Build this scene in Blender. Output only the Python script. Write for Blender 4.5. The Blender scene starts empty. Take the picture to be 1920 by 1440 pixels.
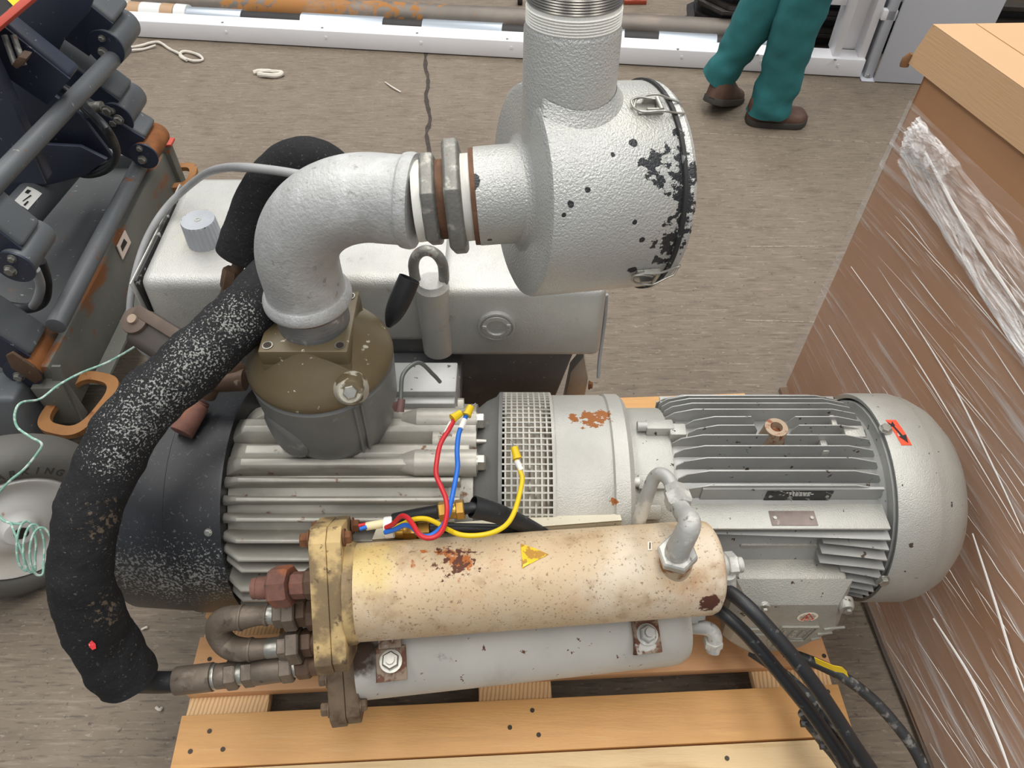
import bpy, bmesh, math, random
from mathutils import Vector, Matrix, noise
random.seed(7)
SC = bpy.context.scene
COL = SC.collection
# ------------------------------------------------------------------ camera
TH = math.radians(49.2); CT, ST = math.cos(TH), math.sin(TH)
F = 1400.0; H = 1.55
cam = bpy.data.cameras.new('camera'); camo = bpy.data.objects.new('camera', cam); COL.objects.link(camo)
cam.sensor_width = 36; cam.lens = F/1920*36; cam.clip_start = 0.02; cam.clip_end = 200
camo.location = (0, 0, H); camo.rotation_euler = (math.pi/2-TH, 0, 0)
SC.camera = camo
SC.view_settings.view_transform = 'Standard'; SC.view_settings.look = 'None'
SC.view_settings.exposure = 0.14; SC.view_settings.gamma = 1.0; SC.view_settings.use_curve_mapping = False
# ------------------------------------------------------------------ light: hall daylight + roof lights
w = bpy.data.worlds.new('world'); SC.world = w; w.use_nodes = True
wb = w.node_tree.nodes['Background']; wb.inputs[0].default_value = (0.84, 0.915, 1.0, 1); wb.inputs[1].default_value = 0.33
for lx, ly, sx, sy, e in ((-3.4, 3.0, 1.4, 11, 270), (0.4, 3.2, 1.4, 11, 400), (4.2, 3.0, 1.4, 11, 270), (0.8, -5.5, 7.0, 1.4, 90)):
    l = bpy.data.lights.new('roof_light', 'AREA'); l.shape = 'RECTANGLE'; l.size = sx; l.size_y = sy; l.energy = e
    l.color = (1.0, 0.975, 0.935)
    lo = bpy.data.objects.new('roof_light', l); COL.objects.link(lo); lo.location = (lx, ly, 6.2)

# ------------------------------------------------------------------ pixel -> ray helpers
def ray(u, v):
    a = (u-960)/F; b = (v-720)/F
    return Vector((a, CT-ST*b, -ST-CT*b))
CAM = Vector((0, 0, H))
def P(u, v, d=None, x=None, y=None, z=None):
    r = ray(u, v)
    if d is None:
        if z is not None: d = (z-H)/r.z
        elif y is not None: d = y/r.y
        else: d = x/r.x
    return CAM + r*d
AY, AZ = 0.727, 0.40      # axis of pump and motor, along X
def cyl_hit(u, v, r, cy=AY, cz=AZ):
    q = ray(u, v); a = q.y**2+q.z**2; oy, oz = -cy, H-cz
    b = q.y*oy+q.z*oz; c = oy*oy+oz*oz-r*r
    D = b*b-a*c
    t = (-b-math.sqrt(D))/a if D > 0 else -b/a
    return CAM+q*t

def lin(c):
    return tuple(((x/255)/12.92 if x/255 <= .04045 else ((x/255+.055)/1.055)**2.4) for x in c)+(1,)

# ------------------------------------------------------------------ materials
def M(name, base, rough=.5, metal=0., var=None, bump=None, layers=(), spec=.5, coat=0.):
    """layers: dicts col, scale, lo, hi, det, stretch, kind, pts [(x,y,z,r)], gain, rough, metal"""
    m = bpy.data.materials.new(name); m.use_nodes = True
    N = m.node_tree.nodes; L = m.node_tree.links
    bs = N['Principled BSDF']; tc = N.new('ShaderNodeTexCoord')
    def tex(scale, det=4, stretch=None, kind='noise', dist=0., rot=None):
        src = tc.outputs['Object']
        if stretch or rot:
            mp = N.new('ShaderNodeMapping'); L.new(src, mp.inputs[0]); src = mp.outputs[0]
            if stretch: mp.inputs['Scale'].default_value = stretch
            if rot: mp.inputs['Rotation'].default_value = rot
        if kind == 'noise':
            t = N.new('ShaderNodeTexNoise'); t.inputs['Scale'].default_value = scale; t.inputs['Detail'].default_value = det
            t.inputs['Distortion'].default_value = dist
            t.inputs['Roughness'].default_value = .6
            L.new(src, t.inputs['Vector']); return t.outputs['Fac']
        if kind == 'voro':
            t = N.new('ShaderNodeTexVoronoi'); t.inputs['Scale'].default_value = scale
            L.new(src, t.inputs['Vector']); return t.outputs['Distance']
        t = N.new('ShaderNodeTexWave'); t.inputs['Scale'].default_value = scale; t.inputs['Distortion'].default_value = dist
        t.inputs['Detail'].default_value = det; t.inputs['Detail Scale'].default_value = 1.2
        L.new(src, t.inputs['Vector']); return t.outputs['Fac']
    def math_(op, a, b):
        n = N.new('ShaderNodeMath'); n.operation = op
        for i, x in enumerate((a, b)):
            if isinstance(x, (int, float)): n.inputs[i].default_value = x
            else: L.new(x, n.inputs[i])
        return n.outputs[0]
    def rng(v, lo, hi, a=0., b=1.):
        n = N.new('ShaderNodeMapRange'); n.interpolation_type = 'SMOOTHSTEP'
        L.new(v, n.inputs[0])
        for i, x in enumerate((lo, hi, a, b)): n.inputs[i+1].default_value = x
        return n.outputs[0]
    def mix(fac, a, b, isc=True):
        n = N.new('ShaderNodeMix'); n.data_type = 'RGBA' if isc else 'FLOAT'
        ins = [s for s in n.inputs if s.type == ('RGBA' if isc else 'VALUE')]
        A, Bx = (ins[0], ins[1]) if isc else (n.inputs[2], n.inputs[3])
        L.new(fac, n.inputs[0])
        for s, x in ((A, a), (Bx, b)):
            if isinstance(x, (tuple, float, int)): s.default_value = x
            else: L.new(x, s)
        return [o for o in n.outputs if o.type == ('RGBA' if isc else 'VALUE')][0]
    c = lin(base); r = rough; me = metal
    if var:
        sc, amt = var[0], var[1]
        t = tex(sc, 6, *(var[2:3] if len(var) > 2 else ()))
        f = rng(t, .25, .75)
        lo = tuple(x*(1-amt) for x in c[:3])+(1,); hi = tuple(min(1, x*(1+amt)) for x in c[:3])+(1,)
        c = mix(f, lo, hi)
    for ly in layers:
        t = tex(ly.get('scale', 20), ly.get('det', 5), ly.get('stretch'), ly.get('kind', 'noise'), ly.get('dist', 0.), ly.get('rot'))
        if ly.get('inv'): t = math_('SUBTRACT', 1.0, t)
        if 'pts' in ly:
            acc = None
            for (x, y, z, rad) in ly['pts']:
                vd = N.new('ShaderNodeVectorMath'); vd.operation = 'DISTANCE'; L.new(tc.outputs['Object'], vd.inputs[0])
                vd.inputs[1].default_value = (x, y, z)
                mk = rng(vd.outputs['Value'], 0, rad, 1, 0)
                acc = mk if acc is None else math_('MAXIMUM', acc, mk)
            t = math_('ADD', t, math_('MULTIPLY', acc, ly.get('gain', .4)))
        if 'axis' in ly:   # band around coordinate value: (axis index, centre, half width, gain)
            ax, cc, hw, g = ly['axis']
            sp = N.new('ShaderNodeSeparateXYZ'); L.new(tc.outputs['Object'], sp.inputs[0])
            dd = math_('ABSOLUTE', math_('SUBTRACT', sp.outputs[ax], cc), 0)
            t = math_('ADD', t, math_('MULTIPLY', rng(dd, 0, hw, 1, 0), g))
        lo_, hi_ = ly.get('lo', .5), ly.get('hi', .6)
        sh = max(0, lo_-.62)*.62 if 'pts' not in ly and 'axis' not in ly else 0
        f = rng(t, lo_-sh, hi_-sh, 0, ly.get('amt', 1.))
        c = mix(f, c, lin(ly['col']))
        if 'rough' in ly: r = mix(f, r, ly['rough'], False)
        if 'metal' in ly: me = mix(f, me, ly['metal'], False)
    for key, val in (('Base Color', c), ('Roughness', r), ('Metallic', me)):
        if isinstance(val, (tuple, float, int)): bs.inputs[key].default_value = val
        else: L.new(val, bs.inputs[key])
    bs.inputs['Specular IOR Level'].default_value = spec
    bs.inputs['Coat Weight'].default_value = coat
    if bump:
        sc, st = bump[0], bump[1]
        t = tex(sc, bump[2] if len(bump) > 2 else 3, bump[3] if len(bump) > 3 else None, bump[4] if len(bump) > 4 else 'noise')
        bn = N.new('ShaderNodeBump'); bn.inputs['Strength'].default_value = st; bn.inputs['Distance'].default_value = .0022
        L.new(t, bn.inputs['Height']); L.new(bn.outputs[0], bs.inputs['Normal'])
    return m

# ------------------------------------------------------------------ mesh builder
def frame(d):
    d = d.normalized(); a = Vector((0, 0, 1)) if abs(d.z) < .9 else Vector((1, 0, 0))
    x = d.cross(a).normalized(); return x, d.cross(x).normalized()
def catmull(pts, k):
    if k <= 1 or len(pts) < 3: return pts
    out = []; n = len(pts)
    for i in range(n-1):
        p0, p1, p2, p3 = pts[max(i-1, 0)], pts[i], pts[i+1], pts[min(i+2, n-1)]
        for j in range(k):
            t = j/k
            out.append(.5*((2*p1)+(p2-p0)*t+(2*p0-5*p1+4*p2-p3)*t*t+(3*p1-p0-3*p2+p3)*t**3))
    out.append(pts[-1]); return out
class B:
    def __init__(s): s.v = []; s.f = []
    def add(s, vs, fs):
        o = len(s.v); s.v += [Vector(x) for x in vs]; s.f += [tuple(i+o for i in q) for q in fs]; return s
    def box(s, x0, x1, y0, y1, z0, z1, m=None):
        vs = [Vector((x, y, z)) for x in (x0, x1) for y in (y0, y1) for z in (z0, z1)]
        if m is not None: vs = [m @ q for q in vs]
        return s.add(vs, [(0, 1, 3, 2), (4, 6, 7, 5), (0, 4, 5, 1), (2, 3, 7, 6), (0, 2, 6, 4), (1, 5, 7, 3)])
    def hull8(s, q):  # 8 points in two rings of 4 (bottom, top)
        return s.add(q, [(0, 1, 2, 3), (7, 6, 5, 4), (0, 4, 5, 1), (1, 5, 6, 2), (2, 6, 7, 3), (3, 7, 4, 0)])
    def prism(s, poly, vec):
        n = len(poly); vec = Vector(vec); poly = [Vector(p) for p in poly]
        return s.add(poly+[p+vec for p in poly], [tuple(range(n)), tuple(range(2*n-1, n-1, -1))]+[(i, (i+1) % n, (i+1) % n+n, i+n) for i in range(n)])
    def lathe(s, p, d, prof, n=32, cap=True, rot=0.):
        p = Vector(p); d = Vector(d).normalized(); x, y = frame(d); vs = []; fs = []
        for (t, r) in prof:
            for i in range(n):
                a = rot+2*math.pi*i/n
                vs.append(p+d*t+(x*math.cos(a)+y*math.sin(a))*r)
        k = len(prof)
        for j in range(k-1):
            for i in range(n):
                fs.append((j*n+i, j*n+(i+1) % n, (j+1)*n+(i+1) % n, (j+1)*n+i))
        if cap:
            fs.append(tuple(range(n-1, -1, -1))); fs.append(tuple((k-1)*n+i for i in range(n)))
        return s.add(vs, fs)
    def cyl(s, a, b, r, r2=None, n=24, cap=True, rot=0.):
        a = Vector(a); b = Vector(b); r2 = r if r2 is None else r2
        return s.lathe(a, b-a, [(0, r), ((b-a).length, r2)], n, cap, rot)
    def tube(s, pts, r, n=10, k=6, cap=True, wob=0., rr=None):
        pts = [Vector(p) for p in pts]
        m = len(pts)
        rad = r if isinstance(r, (list, tuple)) else [r]*m
        if k > 1 and m > 2:
            R = [Vector((x, 0, 0)) for x in rad]; rad = [q.x for q in catmull(R, k)]
        pts = catmull(pts, k); vs = []; fs = []
        T = [(pts[min(i+1, len(pts)-1)]-pts[max(i-1, 0)]).normalized() for i in range(len(pts))]
        x, y = frame(T[0])
        for i, p in enumerate(pts):
            x = (x-T[i]*x.dot(T[i])).normalized(); y = T[i].cross(x)
            for j in range(n):
                a = 2*math.pi*j/n; q = rad[i]
                dirv = x*math.cos(a)+y*math.sin(a)
                if wob: q *= 1+wob*noise.noise((p+dirv*rad[i])*22)+wob*.5*noise.noise((p+dirv*rad[i])*60)
                vs.append(p+dirv*q)
        for i in range(len(pts)-1):
            for j in range(n): fs.append((i*n+j, i*n+(j+1) % n, (i+1)*n+(j+1) % n, (i+1)*n+j))
        if cap: fs += [tuple(range(n-1, -1, -1)), tuple((len(pts)-1)*n+j for j in range(n))]
        return s.add(vs, fs)
    def grid(s, fn, nu, nv, closed=False):
        vs = [fn(i/nu, j/nv) for j in range(nv+1) for i in range(nu+1)]
        return s.add(vs, [(j*(nu+1)+i, j*(nu+1)+i+1, (j+1)*(nu+1)+i+1, (j+1)*(nu+1)+i) for j in range(nv) for i in range(nu)])
    def obj(s, name, mat, parent=None, bevel=0., kind=None, label=None, ang=38, solid=0., seg=2):
        me = bpy.data.meshes.new(name); me.from_pydata(s.v, [], s.f)
        bm = bmesh.new(); bm.from_mesh(me)
        bmesh.ops.remove_doubles(bm, verts=bm.verts, dist=1e-5)
        bmesh.ops.recalc_face_normals(bm, faces=bm.faces)
        if solid: bmesh.ops.solidify(bm, geom=list(bm.faces), thickness=solid)
        if bevel:
            es = [e for e in bm.edges if len(e.link_faces) == 2 and e.calc_face_angle(0) > .5]
            bmesh.ops.bevel(bm, geom=es, offset=bevel, segments=seg, profile=.5, affect='EDGES', clamp_overlap=True)
        bm.to_mesh(me); bm.free()
        me.shade_smooth(); me.set_sharp_from_angle(angle=math.radians(ang))
        me.materials.append(mat)
        return link(bpy.data.objects.new(name, me), parent, kind, label)
def link(o, parent=None, kind=None, label=None):
    COL.objects.link(o)
    if parent is not None:
        o.parent = parent
        if parent.type == 'EMPTY': o.matrix_parent_inverse = Matrix.Translation(-parent.location)
    if kind: o['kind'] = kind
    if label: o['label'] = label
    return o
def thing(name, label, cat, loc, group=None):
    o = bpy.data.objects.new(name, None); o.location = loc; o.empty_display_size = .05; COL.objects.link(o)
    o['label'] = label; o['category'] = cat
    if group: o['group'] = group
    return o
def tag(o, label, cat, group=None):
    o['label'] = label; o['category'] = cat
    if group: o['group'] = group
    return o
def text(name, body, size, mw, mat, parent, extrude=.0004, shear=0., bold=0.):
    cu = bpy.data.curves.new(name, 'FONT'); cu.body = body; cu.size = size; cu.extrude = extrude; cu.align_x = 'CENTER'; cu.align_y = 'CENTER'; cu.shear = shear; cu.offset = bold
    to = bpy.data.objects.new(name, cu); COL.objects.link(to)
    dg = bpy.context.evaluated_depsgraph_get(); me = bpy.data.meshes.new_from_object(to.evaluated_get(dg))
    bpy.data.objects.remove(to); me.transform(mw); me.materials.clear(); me.materials.append(mat)
    return link(bpy.data.objects.new(name, me), parent)
def basis(o, x, y, z=None):
    x = Vector(x).normalized(); y = Vector(y); z = x.cross(y).normalized(); y = z.cross(x)
    return Matrix(((x.x, y.x, z.x, o[0]), (x.y, y.y, z.y, o[1]), (x.z, y.z, z.z, o[2]), (0, 0, 0, 1)))
def bolt(parent, mat, p, d, r=.011, h=.008, stud=0., name='bolt', washer=True):
    b = B(); p = Vector(p); d = Vector(d).normalized()
    if washer: b.cyl(p, p+d*.002, r*1.25, n=20)
    b.lathe(p+d*.002, d, [(0, r), (h*.8, r), (h, r*.85)], 6)
    if stud: b.cyl(p+d*h, p+d*(h+stud), r*.5, n=12)
    return b.obj(name, mat, parent, ang=25)

# ================================================================== materials used
RUST = (128, 72, 38)
m_floor = M('concrete_floor', (118, 106, 91), .68, var=(1.3, .12), bump=(60, .25, 6), layers=[
    dict(col=(90, 78, 68), scale=2.6, lo=.46, hi=.72, amt=.45),
    dict(col=(96, 84, 73), scale=8, stretch=(1, 3.0, 1), lo=.48, hi=.70, amt=.55),
    dict(col=(150, 137, 122), scale=34, stretch=(.35, 3.4, 1), lo=.52, hi=.70, amt=.55),
    dict(col=(74, 65, 57), scale=52, stretch=(.3, 2.6, 1), lo=.52, hi=.68, amt=.60),
    dict(col=(160, 150, 136), scale=90, stretch=(.6, 1.5, 1), lo=.60, hi=.68, amt=.5),
    dict(col=(56, 49, 44), scale=80, lo=.62, hi=.70, amt=.7)])
m_silver = M('hammered_silver_paint', (186, 185, 180), .38, .42, var=(9, .10), bump=(430, .45, 2), layers=[
    dict(col=(196, 190, 172), scale=7, lo=.52, hi=.75, amt=.5),
    dict(col=(120, 112, 100), scale=28, lo=.66, hi=.8, amt=.5)])
m_motor = M('motor_silver_paint', (172, 171, 164), .42, .30, var=(12, .08), bump=(430, .45, 2), layers=[
    dict(col=(176, 170, 154), scale=9, lo=.5, hi=.75, amt=.45),
    dict(col=(62, 52, 44), scale=60, lo=.72, hi=.76, rough=.8, metal=0.)])
m_motor_dk = M('motor_fin_paint', (160, 160, 157), .42, .28, var=(14, .08), layers=[
    dict(col=(170, 165, 150), scale=8, lo=.52, hi=.8, amt=.4), dict(col=(70, 56, 42), scale=70, lo=.69, hi=.73, rough=.8, metal=0.)])
m_pump = M('pump_silver_paint', (176, 172, 162), .42, .38, var=(8, .12), bump=(90, .2, 3), layers=[
    dict(col=(116, 106, 90), scale=11, stretch=(.35, 1, 1), lo=.54, hi=.74, amt=.75),
    dict(col=(194, 189, 176), scale=16, lo=.55, hi=.78, amt=.5),
    dict(col=(118, 78, 42), scale=38, lo=.66, hi=.72, rough=.8, metal=0., amt=.85)])
# rust flakes on the coupling drum
rc = cyl_hit(1105, 785, .182)
rc2 = cyl_hit(1150, 940, .182)
m_drum = M('drum_silver_paint', (184, 182, 175), .42, .35, bump=(430, .45, 2), var=(10, .08), layers=[
    dict(col=(150, 92, 46), scale=85, stretch=(1, 1.6, 1), lo=.74, hi=.77, rough=.85, metal=0., gain=.40, pts=[(rc.x, rc.y, rc.z, .042), (rc.x+.022, rc.y+.01, rc.z, .034), (rc.x-.026, rc.y+.004, rc.z, .022)]),
    dict(col=(150, 92, 46), scale=80, lo=.80, hi=.84, rough=.85, metal=0., gain=.5, pts=[(rc2.x, rc2.y, rc2.z, .014)])])
m_olive = M('olive_brown_paint', (104, 91, 66), .42, .12, var=(10, .1), bump=(120, .1, 2), layers=[
    dict(col=(205, 198, 182), scale=55, lo=.70, hi=.74, amt=.9), dict(col=(132, 122, 98), scale=9, lo=.55, hi=.8, amt=.4)])
m_darkgrey = M('dark_grey_castings', (118, 118, 115), .45, .2, var=(9, .1), bump=(120, .12, 2), layers=[
    dict(col=(160, 158, 150), scale=40, lo=.64, hi=.74, amt=.5)])
m_galv = M('galvanised_steel', (182, 182, 180), .52, .32, var=(14, .1), bump=(210, .7, 5), layers=[
    dict(col=(205, 206, 205), scale=24, lo=.48, hi=.7, amt=.7), dict(col=(118, 116, 110), scale=80, lo=.60, hi=.72, amt=.6)])
m_galv_dk = M('worn_galvanised_nut', (128, 126, 120), .5, .5, var=(30, .2), bump=(120, .5, 4), layers=[
    dict(col=(180, 178, 168), scale=40, lo=.55, hi=.65, amt=.7), dict(col=RUST, scale=50, lo=.68, hi=.74, metal=0.)])
m_rustthread = M('rusty_thread', (104, 74, 54), .8, .1, var=(40, .3), bump=(120, .4))
m_ptfe = M('white_thread_tape', (228, 226, 218), .55, 0, bump=(60, .5, 4, (8, 1, 1)))
# silencer paint with black chips by the lid seam
S0 = P(972, 363, d=.90); S1 = P(1198, 350, d=.940); SD = (S1-S0).normalized()
SR = .1245
def sil_pt(u, v):
    # ray / silencer surface
    q = ray(u, v); w_ = CAM-S0; A = q-SD*q.dot(SD); C = w_-SD*w_.dot(SD)
    a = A.dot(A); b = A.dot(C); c = C.dot(C)-SR*SR; D = max(b*b-a*c, 0)
    return CAM+q*((-b-math.sqrt(D))/a)
chip = [tuple(sil_pt(u, v))+(r,) for u, v, r in ((1275, 430, .06), (1272, 350, .05), (1225, 300, .030), (1250, 296, .032), (1275, 250, .022), (1250, 462, .045), (1205, 300, .018), (1225, 328, .022), (1292, 320, .04), (1290, 380, .045), (1278, 290, .025), (1240, 340, .02), (1240, 485, .03))]
spots = [tuple(sil_pt(u, v))+(r,) for u, v, r in ((1070, 383, .010), (1018, 345, .009), (1187, 268, .009), (1185, 505, .013), (1057, 403, .006), (1150, 290, .007), (1016, 380, .006), (1015, 470, .008), (1203, 450, .008), (1012, 312, .008), (1190, 416, .006), (1102, 356, .006))]
HC0 = P(780, 378, d=.90); DH0 = (S0-HC0).normalized()
def hit3(o, d, r, u, v):
    q = ray(u, v); w_ = CAM-o; A = q-d*q.dot(d); C = w_-d*w_.dot(d); a = A.dot(A); b = A.dot(C); c = C.dot(C)-r*r
    return CAM+q*((-b-math.sqrt(max(b*b-a*c, 0)))/a)
nk1, nk2, nk3 = hit3(HC0, DH0, .0583, 886, 343), hit3(HC0, DH0, .0583, 888, 448), hit3(HC0, DH0, .0583, 918, 450)
m_sil = M('silencer_hammered_paint', (186, 186, 182), .36, .38, var=(9, .07), bump=(380, .7, 2), layers=[
    dict(col=(206, 201, 186), scale=6, lo=.5, hi=.75, amt=.5),
    dict(col=(44, 45, 47), scale=105, lo=.78, hi=.81, rough=.35, metal=0., gain=.36, pts=chip),
    dict(col=(40, 40, 42), scale=60, lo=.86, hi=.90, rough=.35, metal=0., gain=.7, pts=spots+[tuple(nk1)+(.019,), tuple(nk2)+(.014,), tuple(nk3)+(.007,)])])
m_seam = M('black_rubber_seal', (38, 37, 36), .6, layers=[dict(col=(130, 130, 128), scale=60, lo=.6, hi=.66)])
m_cable_grey = M('grey_cable', (150, 150, 150), .5, var=(30, .08))
fbp = cyl_hit(300, 1090, .2); fbq = cyl_hit(380, 1080, .2); fbr = cyl_hit(240, 1080, .2)
m_black_plastic = M('black_plastic_dusty', (34, 35, 38), .42, var=(6, .2), layers=[
    dict(col=(60, 62, 68), scale=5, lo=.5, hi=.7, amt=.5),
    dict(col=(140, 140, 137), scale=230, det=3, lo=.74, hi=.83, amt=.8, gain=.26, pts=[tuple(fbp)+(.16,), tuple(fbq)+(.15,), tuple(fbr)+(.15,)]),
    dict(col=(120, 120, 122), scale=160, det=3, lo=.63, hi=.70, amt=.3)])
m_foam = M('black_foam_insulation', (31, 31, 33), .85, var=(12, .25), bump=(110, 1.0, 8), spec=.3, layers=[
    dict(col=(165, 165, 160), scale=330, det=3, lo=.68, hi=.76, amt=.8, gain=.19, pts=[tuple(P(300, 745, d=.98))+(.085,), tuple(P(375, 665, d=1.0))+(.085,), tuple(P(440, 600, d=1.02))+(.075,), tuple(P(250, 790, d=.97))+(.09,), tuple(P(215, 850, d=.97))+(.06,), tuple(P(350, 690, d=.97))+(.09,)]),
    dict(col=(110, 108, 103), scale=200, lo=.63, hi=.70, amt=.4),
    dict(col=(92, 80, 66), scale=150, lo=.66, hi=.76, gain=.17, pts=[tuple(P(255, 1250, d=1.0))+(.09,), tuple(P(215, 1150, d=1.0))+(.06,), tuple(P(200, 980, d=.97))+(.07,)])])
m_black_rubber = M('black_rubber', (30, 31, 33), .45, var=(20, .25), bump=(90, .15), layers=[dict(col=(105, 105, 103), scale=75, lo=.68, hi=.74, amt=.5)])
m_dusty_rubber = M('dusty_black_cable', (46, 47, 48), .6, var=(20, .25), layers=[dict(col=(135, 132, 126), scale=55, lo=.52, hi=.64, amt=.75)])
cA = P(850, 1040, d=1.03); cR = P(1330, 1130, d=1.06); cL = P(690, 1060, d=1.03)
m_cooler = M('aged_cream_paint', (200, 176, 142), .5, .05, var=(6, .08), bump=(60, .12), layers=[
    dict(col=(216, 206, 190), scale=5, lo=.45, hi=.7, amt=.7),
    dict(col=(206, 184, 92), scale=9, lo=.72, hi=1.0, amt=.55, gain=.45, pts=[(cL.x, cL.y, cL.z, .12)]),
    dict(col=(156, 126, 92), scale=22, lo=.50, hi=.70, amt=.6),
    dict(col=(190, 140, 92), scale=9, lo=.50, hi=.72, amt=.45),
    dict(col=(112, 84, 60), scale=240, lo=.58, hi=.66, amt=.7),
    dict(col=(172, 98, 44), scale=60, lo=.78, hi=.86, rough=.8, gain=.33, pts=[(cA.x, cA.y, cA.z, .085), (cA.x-.05, cA.y, cA.z+.01, .07), (cA.x+.06, cA.y, cA.z+.01, .06)]),
    dict(col=(92, 54, 38), scale=110, lo=.79, hi=.83, rough=.8, gain=.33, pts=[(cA.x, cA.y, cA.z, .08)]),
    dict(col=(84, 46, 34), scale=36, lo=.88, hi=.94, rough=.8, gain=.5, pts=[(cR.x, cR.y, cR.z, .045)])])
m_cooler2 = M('grey_white_cooler_paint', (188, 184, 176), .5, .05, var=(5, .1), bump=(60, .12), layers=[
    dict(col=(140, 134, 124), scale=8, stretch=(1, .5, .5), lo=.55, hi=.78, amt=.6),
    dict(col=(66, 48, 34), scale=14, lo=.80, hi=1.0, rough=.8, gain=.5, pts=[tuple(P(690, 1240, d=1.12))+(.11,)]),
    dict(col=(92, 84, 78), scale=30, lo=.86, hi=1.0, gain=.4, amt=.8, pts=[tuple(P(830, 1225, d=1.12))+(.07,)]),
    dict(col=(96, 56, 36), scale=60, lo=.71, hi=.74, rough=.8)])
m_flange = M('stained_flange', (196, 168, 116), .6, .15, var=(14, .15), bump=(60, .5, 5), layers=[
    dict(col=(100, 82, 62), scale=17, lo=.43, hi=.60, amt=.8), dict(col=(70, 54, 42), scale=70, lo=.60, hi=.68, amt=.8), dict(col=(84, 68, 54), scale=9, lo=.70, hi=.95, gain=.45, pts=[tuple(P(630, 1240, d=1.06))+(.10,)])])
m_flange2 = M('brown_stained_flange', (112, 94, 74), .65, .1, var=(14, .2), bump=(60, .5, 5), layers=[
    dict(col=(74, 54, 38), scale=24, lo=.5, hi=.7, amt=.85)])
m_fitting = M('bronzed_pipe_fitting', (112, 100, 88), .5, .35, var=(24, .2), bump=(80, .45, 5), layers=[
    dict(col=(150, 138, 124), scale=30, lo=.56, hi=.7, amt=.6), dict(col=(70, 56, 46), scale=40, lo=.58, hi=.7, amt=.7)])
m_rustfit = M('rusty_red_fitting', (122, 84, 72), .8, .1, var=(24, .25), bump=(90, .6, 5), layers=[
    dict(col=(160, 96, 60), scale=14, lo=.52, hi=.62, amt=.7), dict(col=(92, 70, 62), scale=50, lo=.56, hi=.7)])
m_brownfit = M('brown_oily_fitting', (92, 70, 54), .55, .2, var=(24, .25), bump=(70, .5, 5), layers=[
    dict(col=(150, 130, 108), scale=40, lo=.62, hi=.72)])
m_brass = M('brass', (190, 148, 72), .3, .85, var=(40, .15))
m_white_metal = M('whitewashed_fitting', (176, 175, 170), .5, .25, var=(20, .1), bump=(90, .4, 4), layers=[
    dict(col=(214, 212, 204), scale=20, lo=.5, hi=.6, amt=.8), dict(col=(110, 104, 96), scale=60, lo=.64, hi=.72)])
m_zinc = M('zinc_bolt', (170, 168, 160), .35, .8, var=(60, .15))
m_rustbolt = M('rusty_bolt', (112, 72, 44), .8, .2, var=(60, .3), bump=(120, .5))
m_cream = M('cream_plate', (214, 206, 184), .5, 0, var=(10, .05), layers=[dict(col=RUST, scale=120, lo=.72, hi=.76)])
m_yellow = M('yellow_sticker', (226, 190, 20), .5, 0, layers=[dict(col=(176, 128, 42), scale=70, lo=.47, hi=.52, gain=.1, pts=[(9, 9, 9, 1)])])
m_wred = M('red_wire_insulation', (200, 38, 44), .4); m_wblue = M('blue_wire_insulation', (30, 108, 206), .4)
m_wyel = M('yellow_wire_insulation', (232, 196, 16), .4); m_wwhite = M('white_sleeve', (236, 234, 228), .5); m_wcream = M('cream_cable_sheath', (226, 214, 172), .5)
m_green = M('green_white_string', (128, 172, 156), .6, layers=[dict(col=(188, 204, 192), scale=90, lo=.5, hi=.6)])
m_redst = M('orange_red_sticker', (226, 78, 48), .45); m_blackprint = M('black_print', (24, 24, 24), .5)
m_plateblk = M('scratched_black_nameplate', (30, 30, 32), .35, .3, layers=[dict(col=(150, 148, 142), scale=26, lo=.55, hi=.6, dist=2.)])
m_platebrn = M('brown_metal_nameplate', (122, 110, 104), .35, .5, var=(40, .15), layers=[dict(col=(160, 150, 142), scale=60, lo=.62, hi=.7)])
m_stick = M('cream_sticker', (226, 216, 196), .5); m_stickred = M('red_print', (200, 72, 44), .5)
m_hub = M('glass_sight_hub', (150, 150, 148), .3, .5)
wood_l = [dict(col=(200, 150, 94), scale=5, stretch=(1, 10, 1), lo=.45, hi=.72, amt=.7), dict(col=(226, 186, 132), scale=9, stretch=(1, 14, 1), lo=.55, hi=.8, amt=.5)]
m_wood = [M('pine_board_warm', (214, 162, 102), .55, 0, var=(3, .08), bump=(40, .25, 6, (1, 8, 1)), layers=wood_l),
          M('pine_board_light', (228, 198, 152), .6, 0, var=(3, .07), bump=(40, .25, 6, (1, 8, 1)), layers=[dict(col=(192, 150, 100), scale=6, stretch=(1, 12, 1), lo=.5, hi=.75, amt=.6)]),
          M('pine_board_reddish', (214, 160, 112), .55, 0, var=(3, .08), bump=(40, .25, 6, (1, 8, 1)), layers=wood_l)]
m_woodx = M('pine_stringer_coarse_grain', (228, 192, 142), .6, 0, bump=(30, .5, 3, (5, .4, 1)), layers=[
    dict(col=(176, 126, 80), kind='wave', scale=42, dist=1.5, det=2, lo=.4, hi=1., amt=.6, rot=(0, 0, .1)), ])
m_nail = M('nail_head_hole_shade', (70, 62, 54), .5, .5)
m_card = M('corrugated_cardboard', (188, 151, 113), .75, 0, var=(3, .03), bump=(110, .12, 1, (.15, .15, 3)), layers=[dict(col=(182, 138, 94), scale=5, lo=.5, hi=.8, amt=.35)])
m_cardd = M('wrapped_cardboard', (178, 132, 94), .7, 0, var=(3, .07), layers=[dict(col=(146, 102, 72), scale=3, lo=.5, hi=.7, amt=.5)])
m_lift = M('lift_grey_paint', (88, 91, 94), .45, .05, var=(5, .1), layers=[
    dict(col=(160, 160, 155), scale=75, lo=.74, hi=.78, amt=.7), dict(col=(112, 68, 38), scale=16, lo=.70, hi=.75, rough=.85)])
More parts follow.
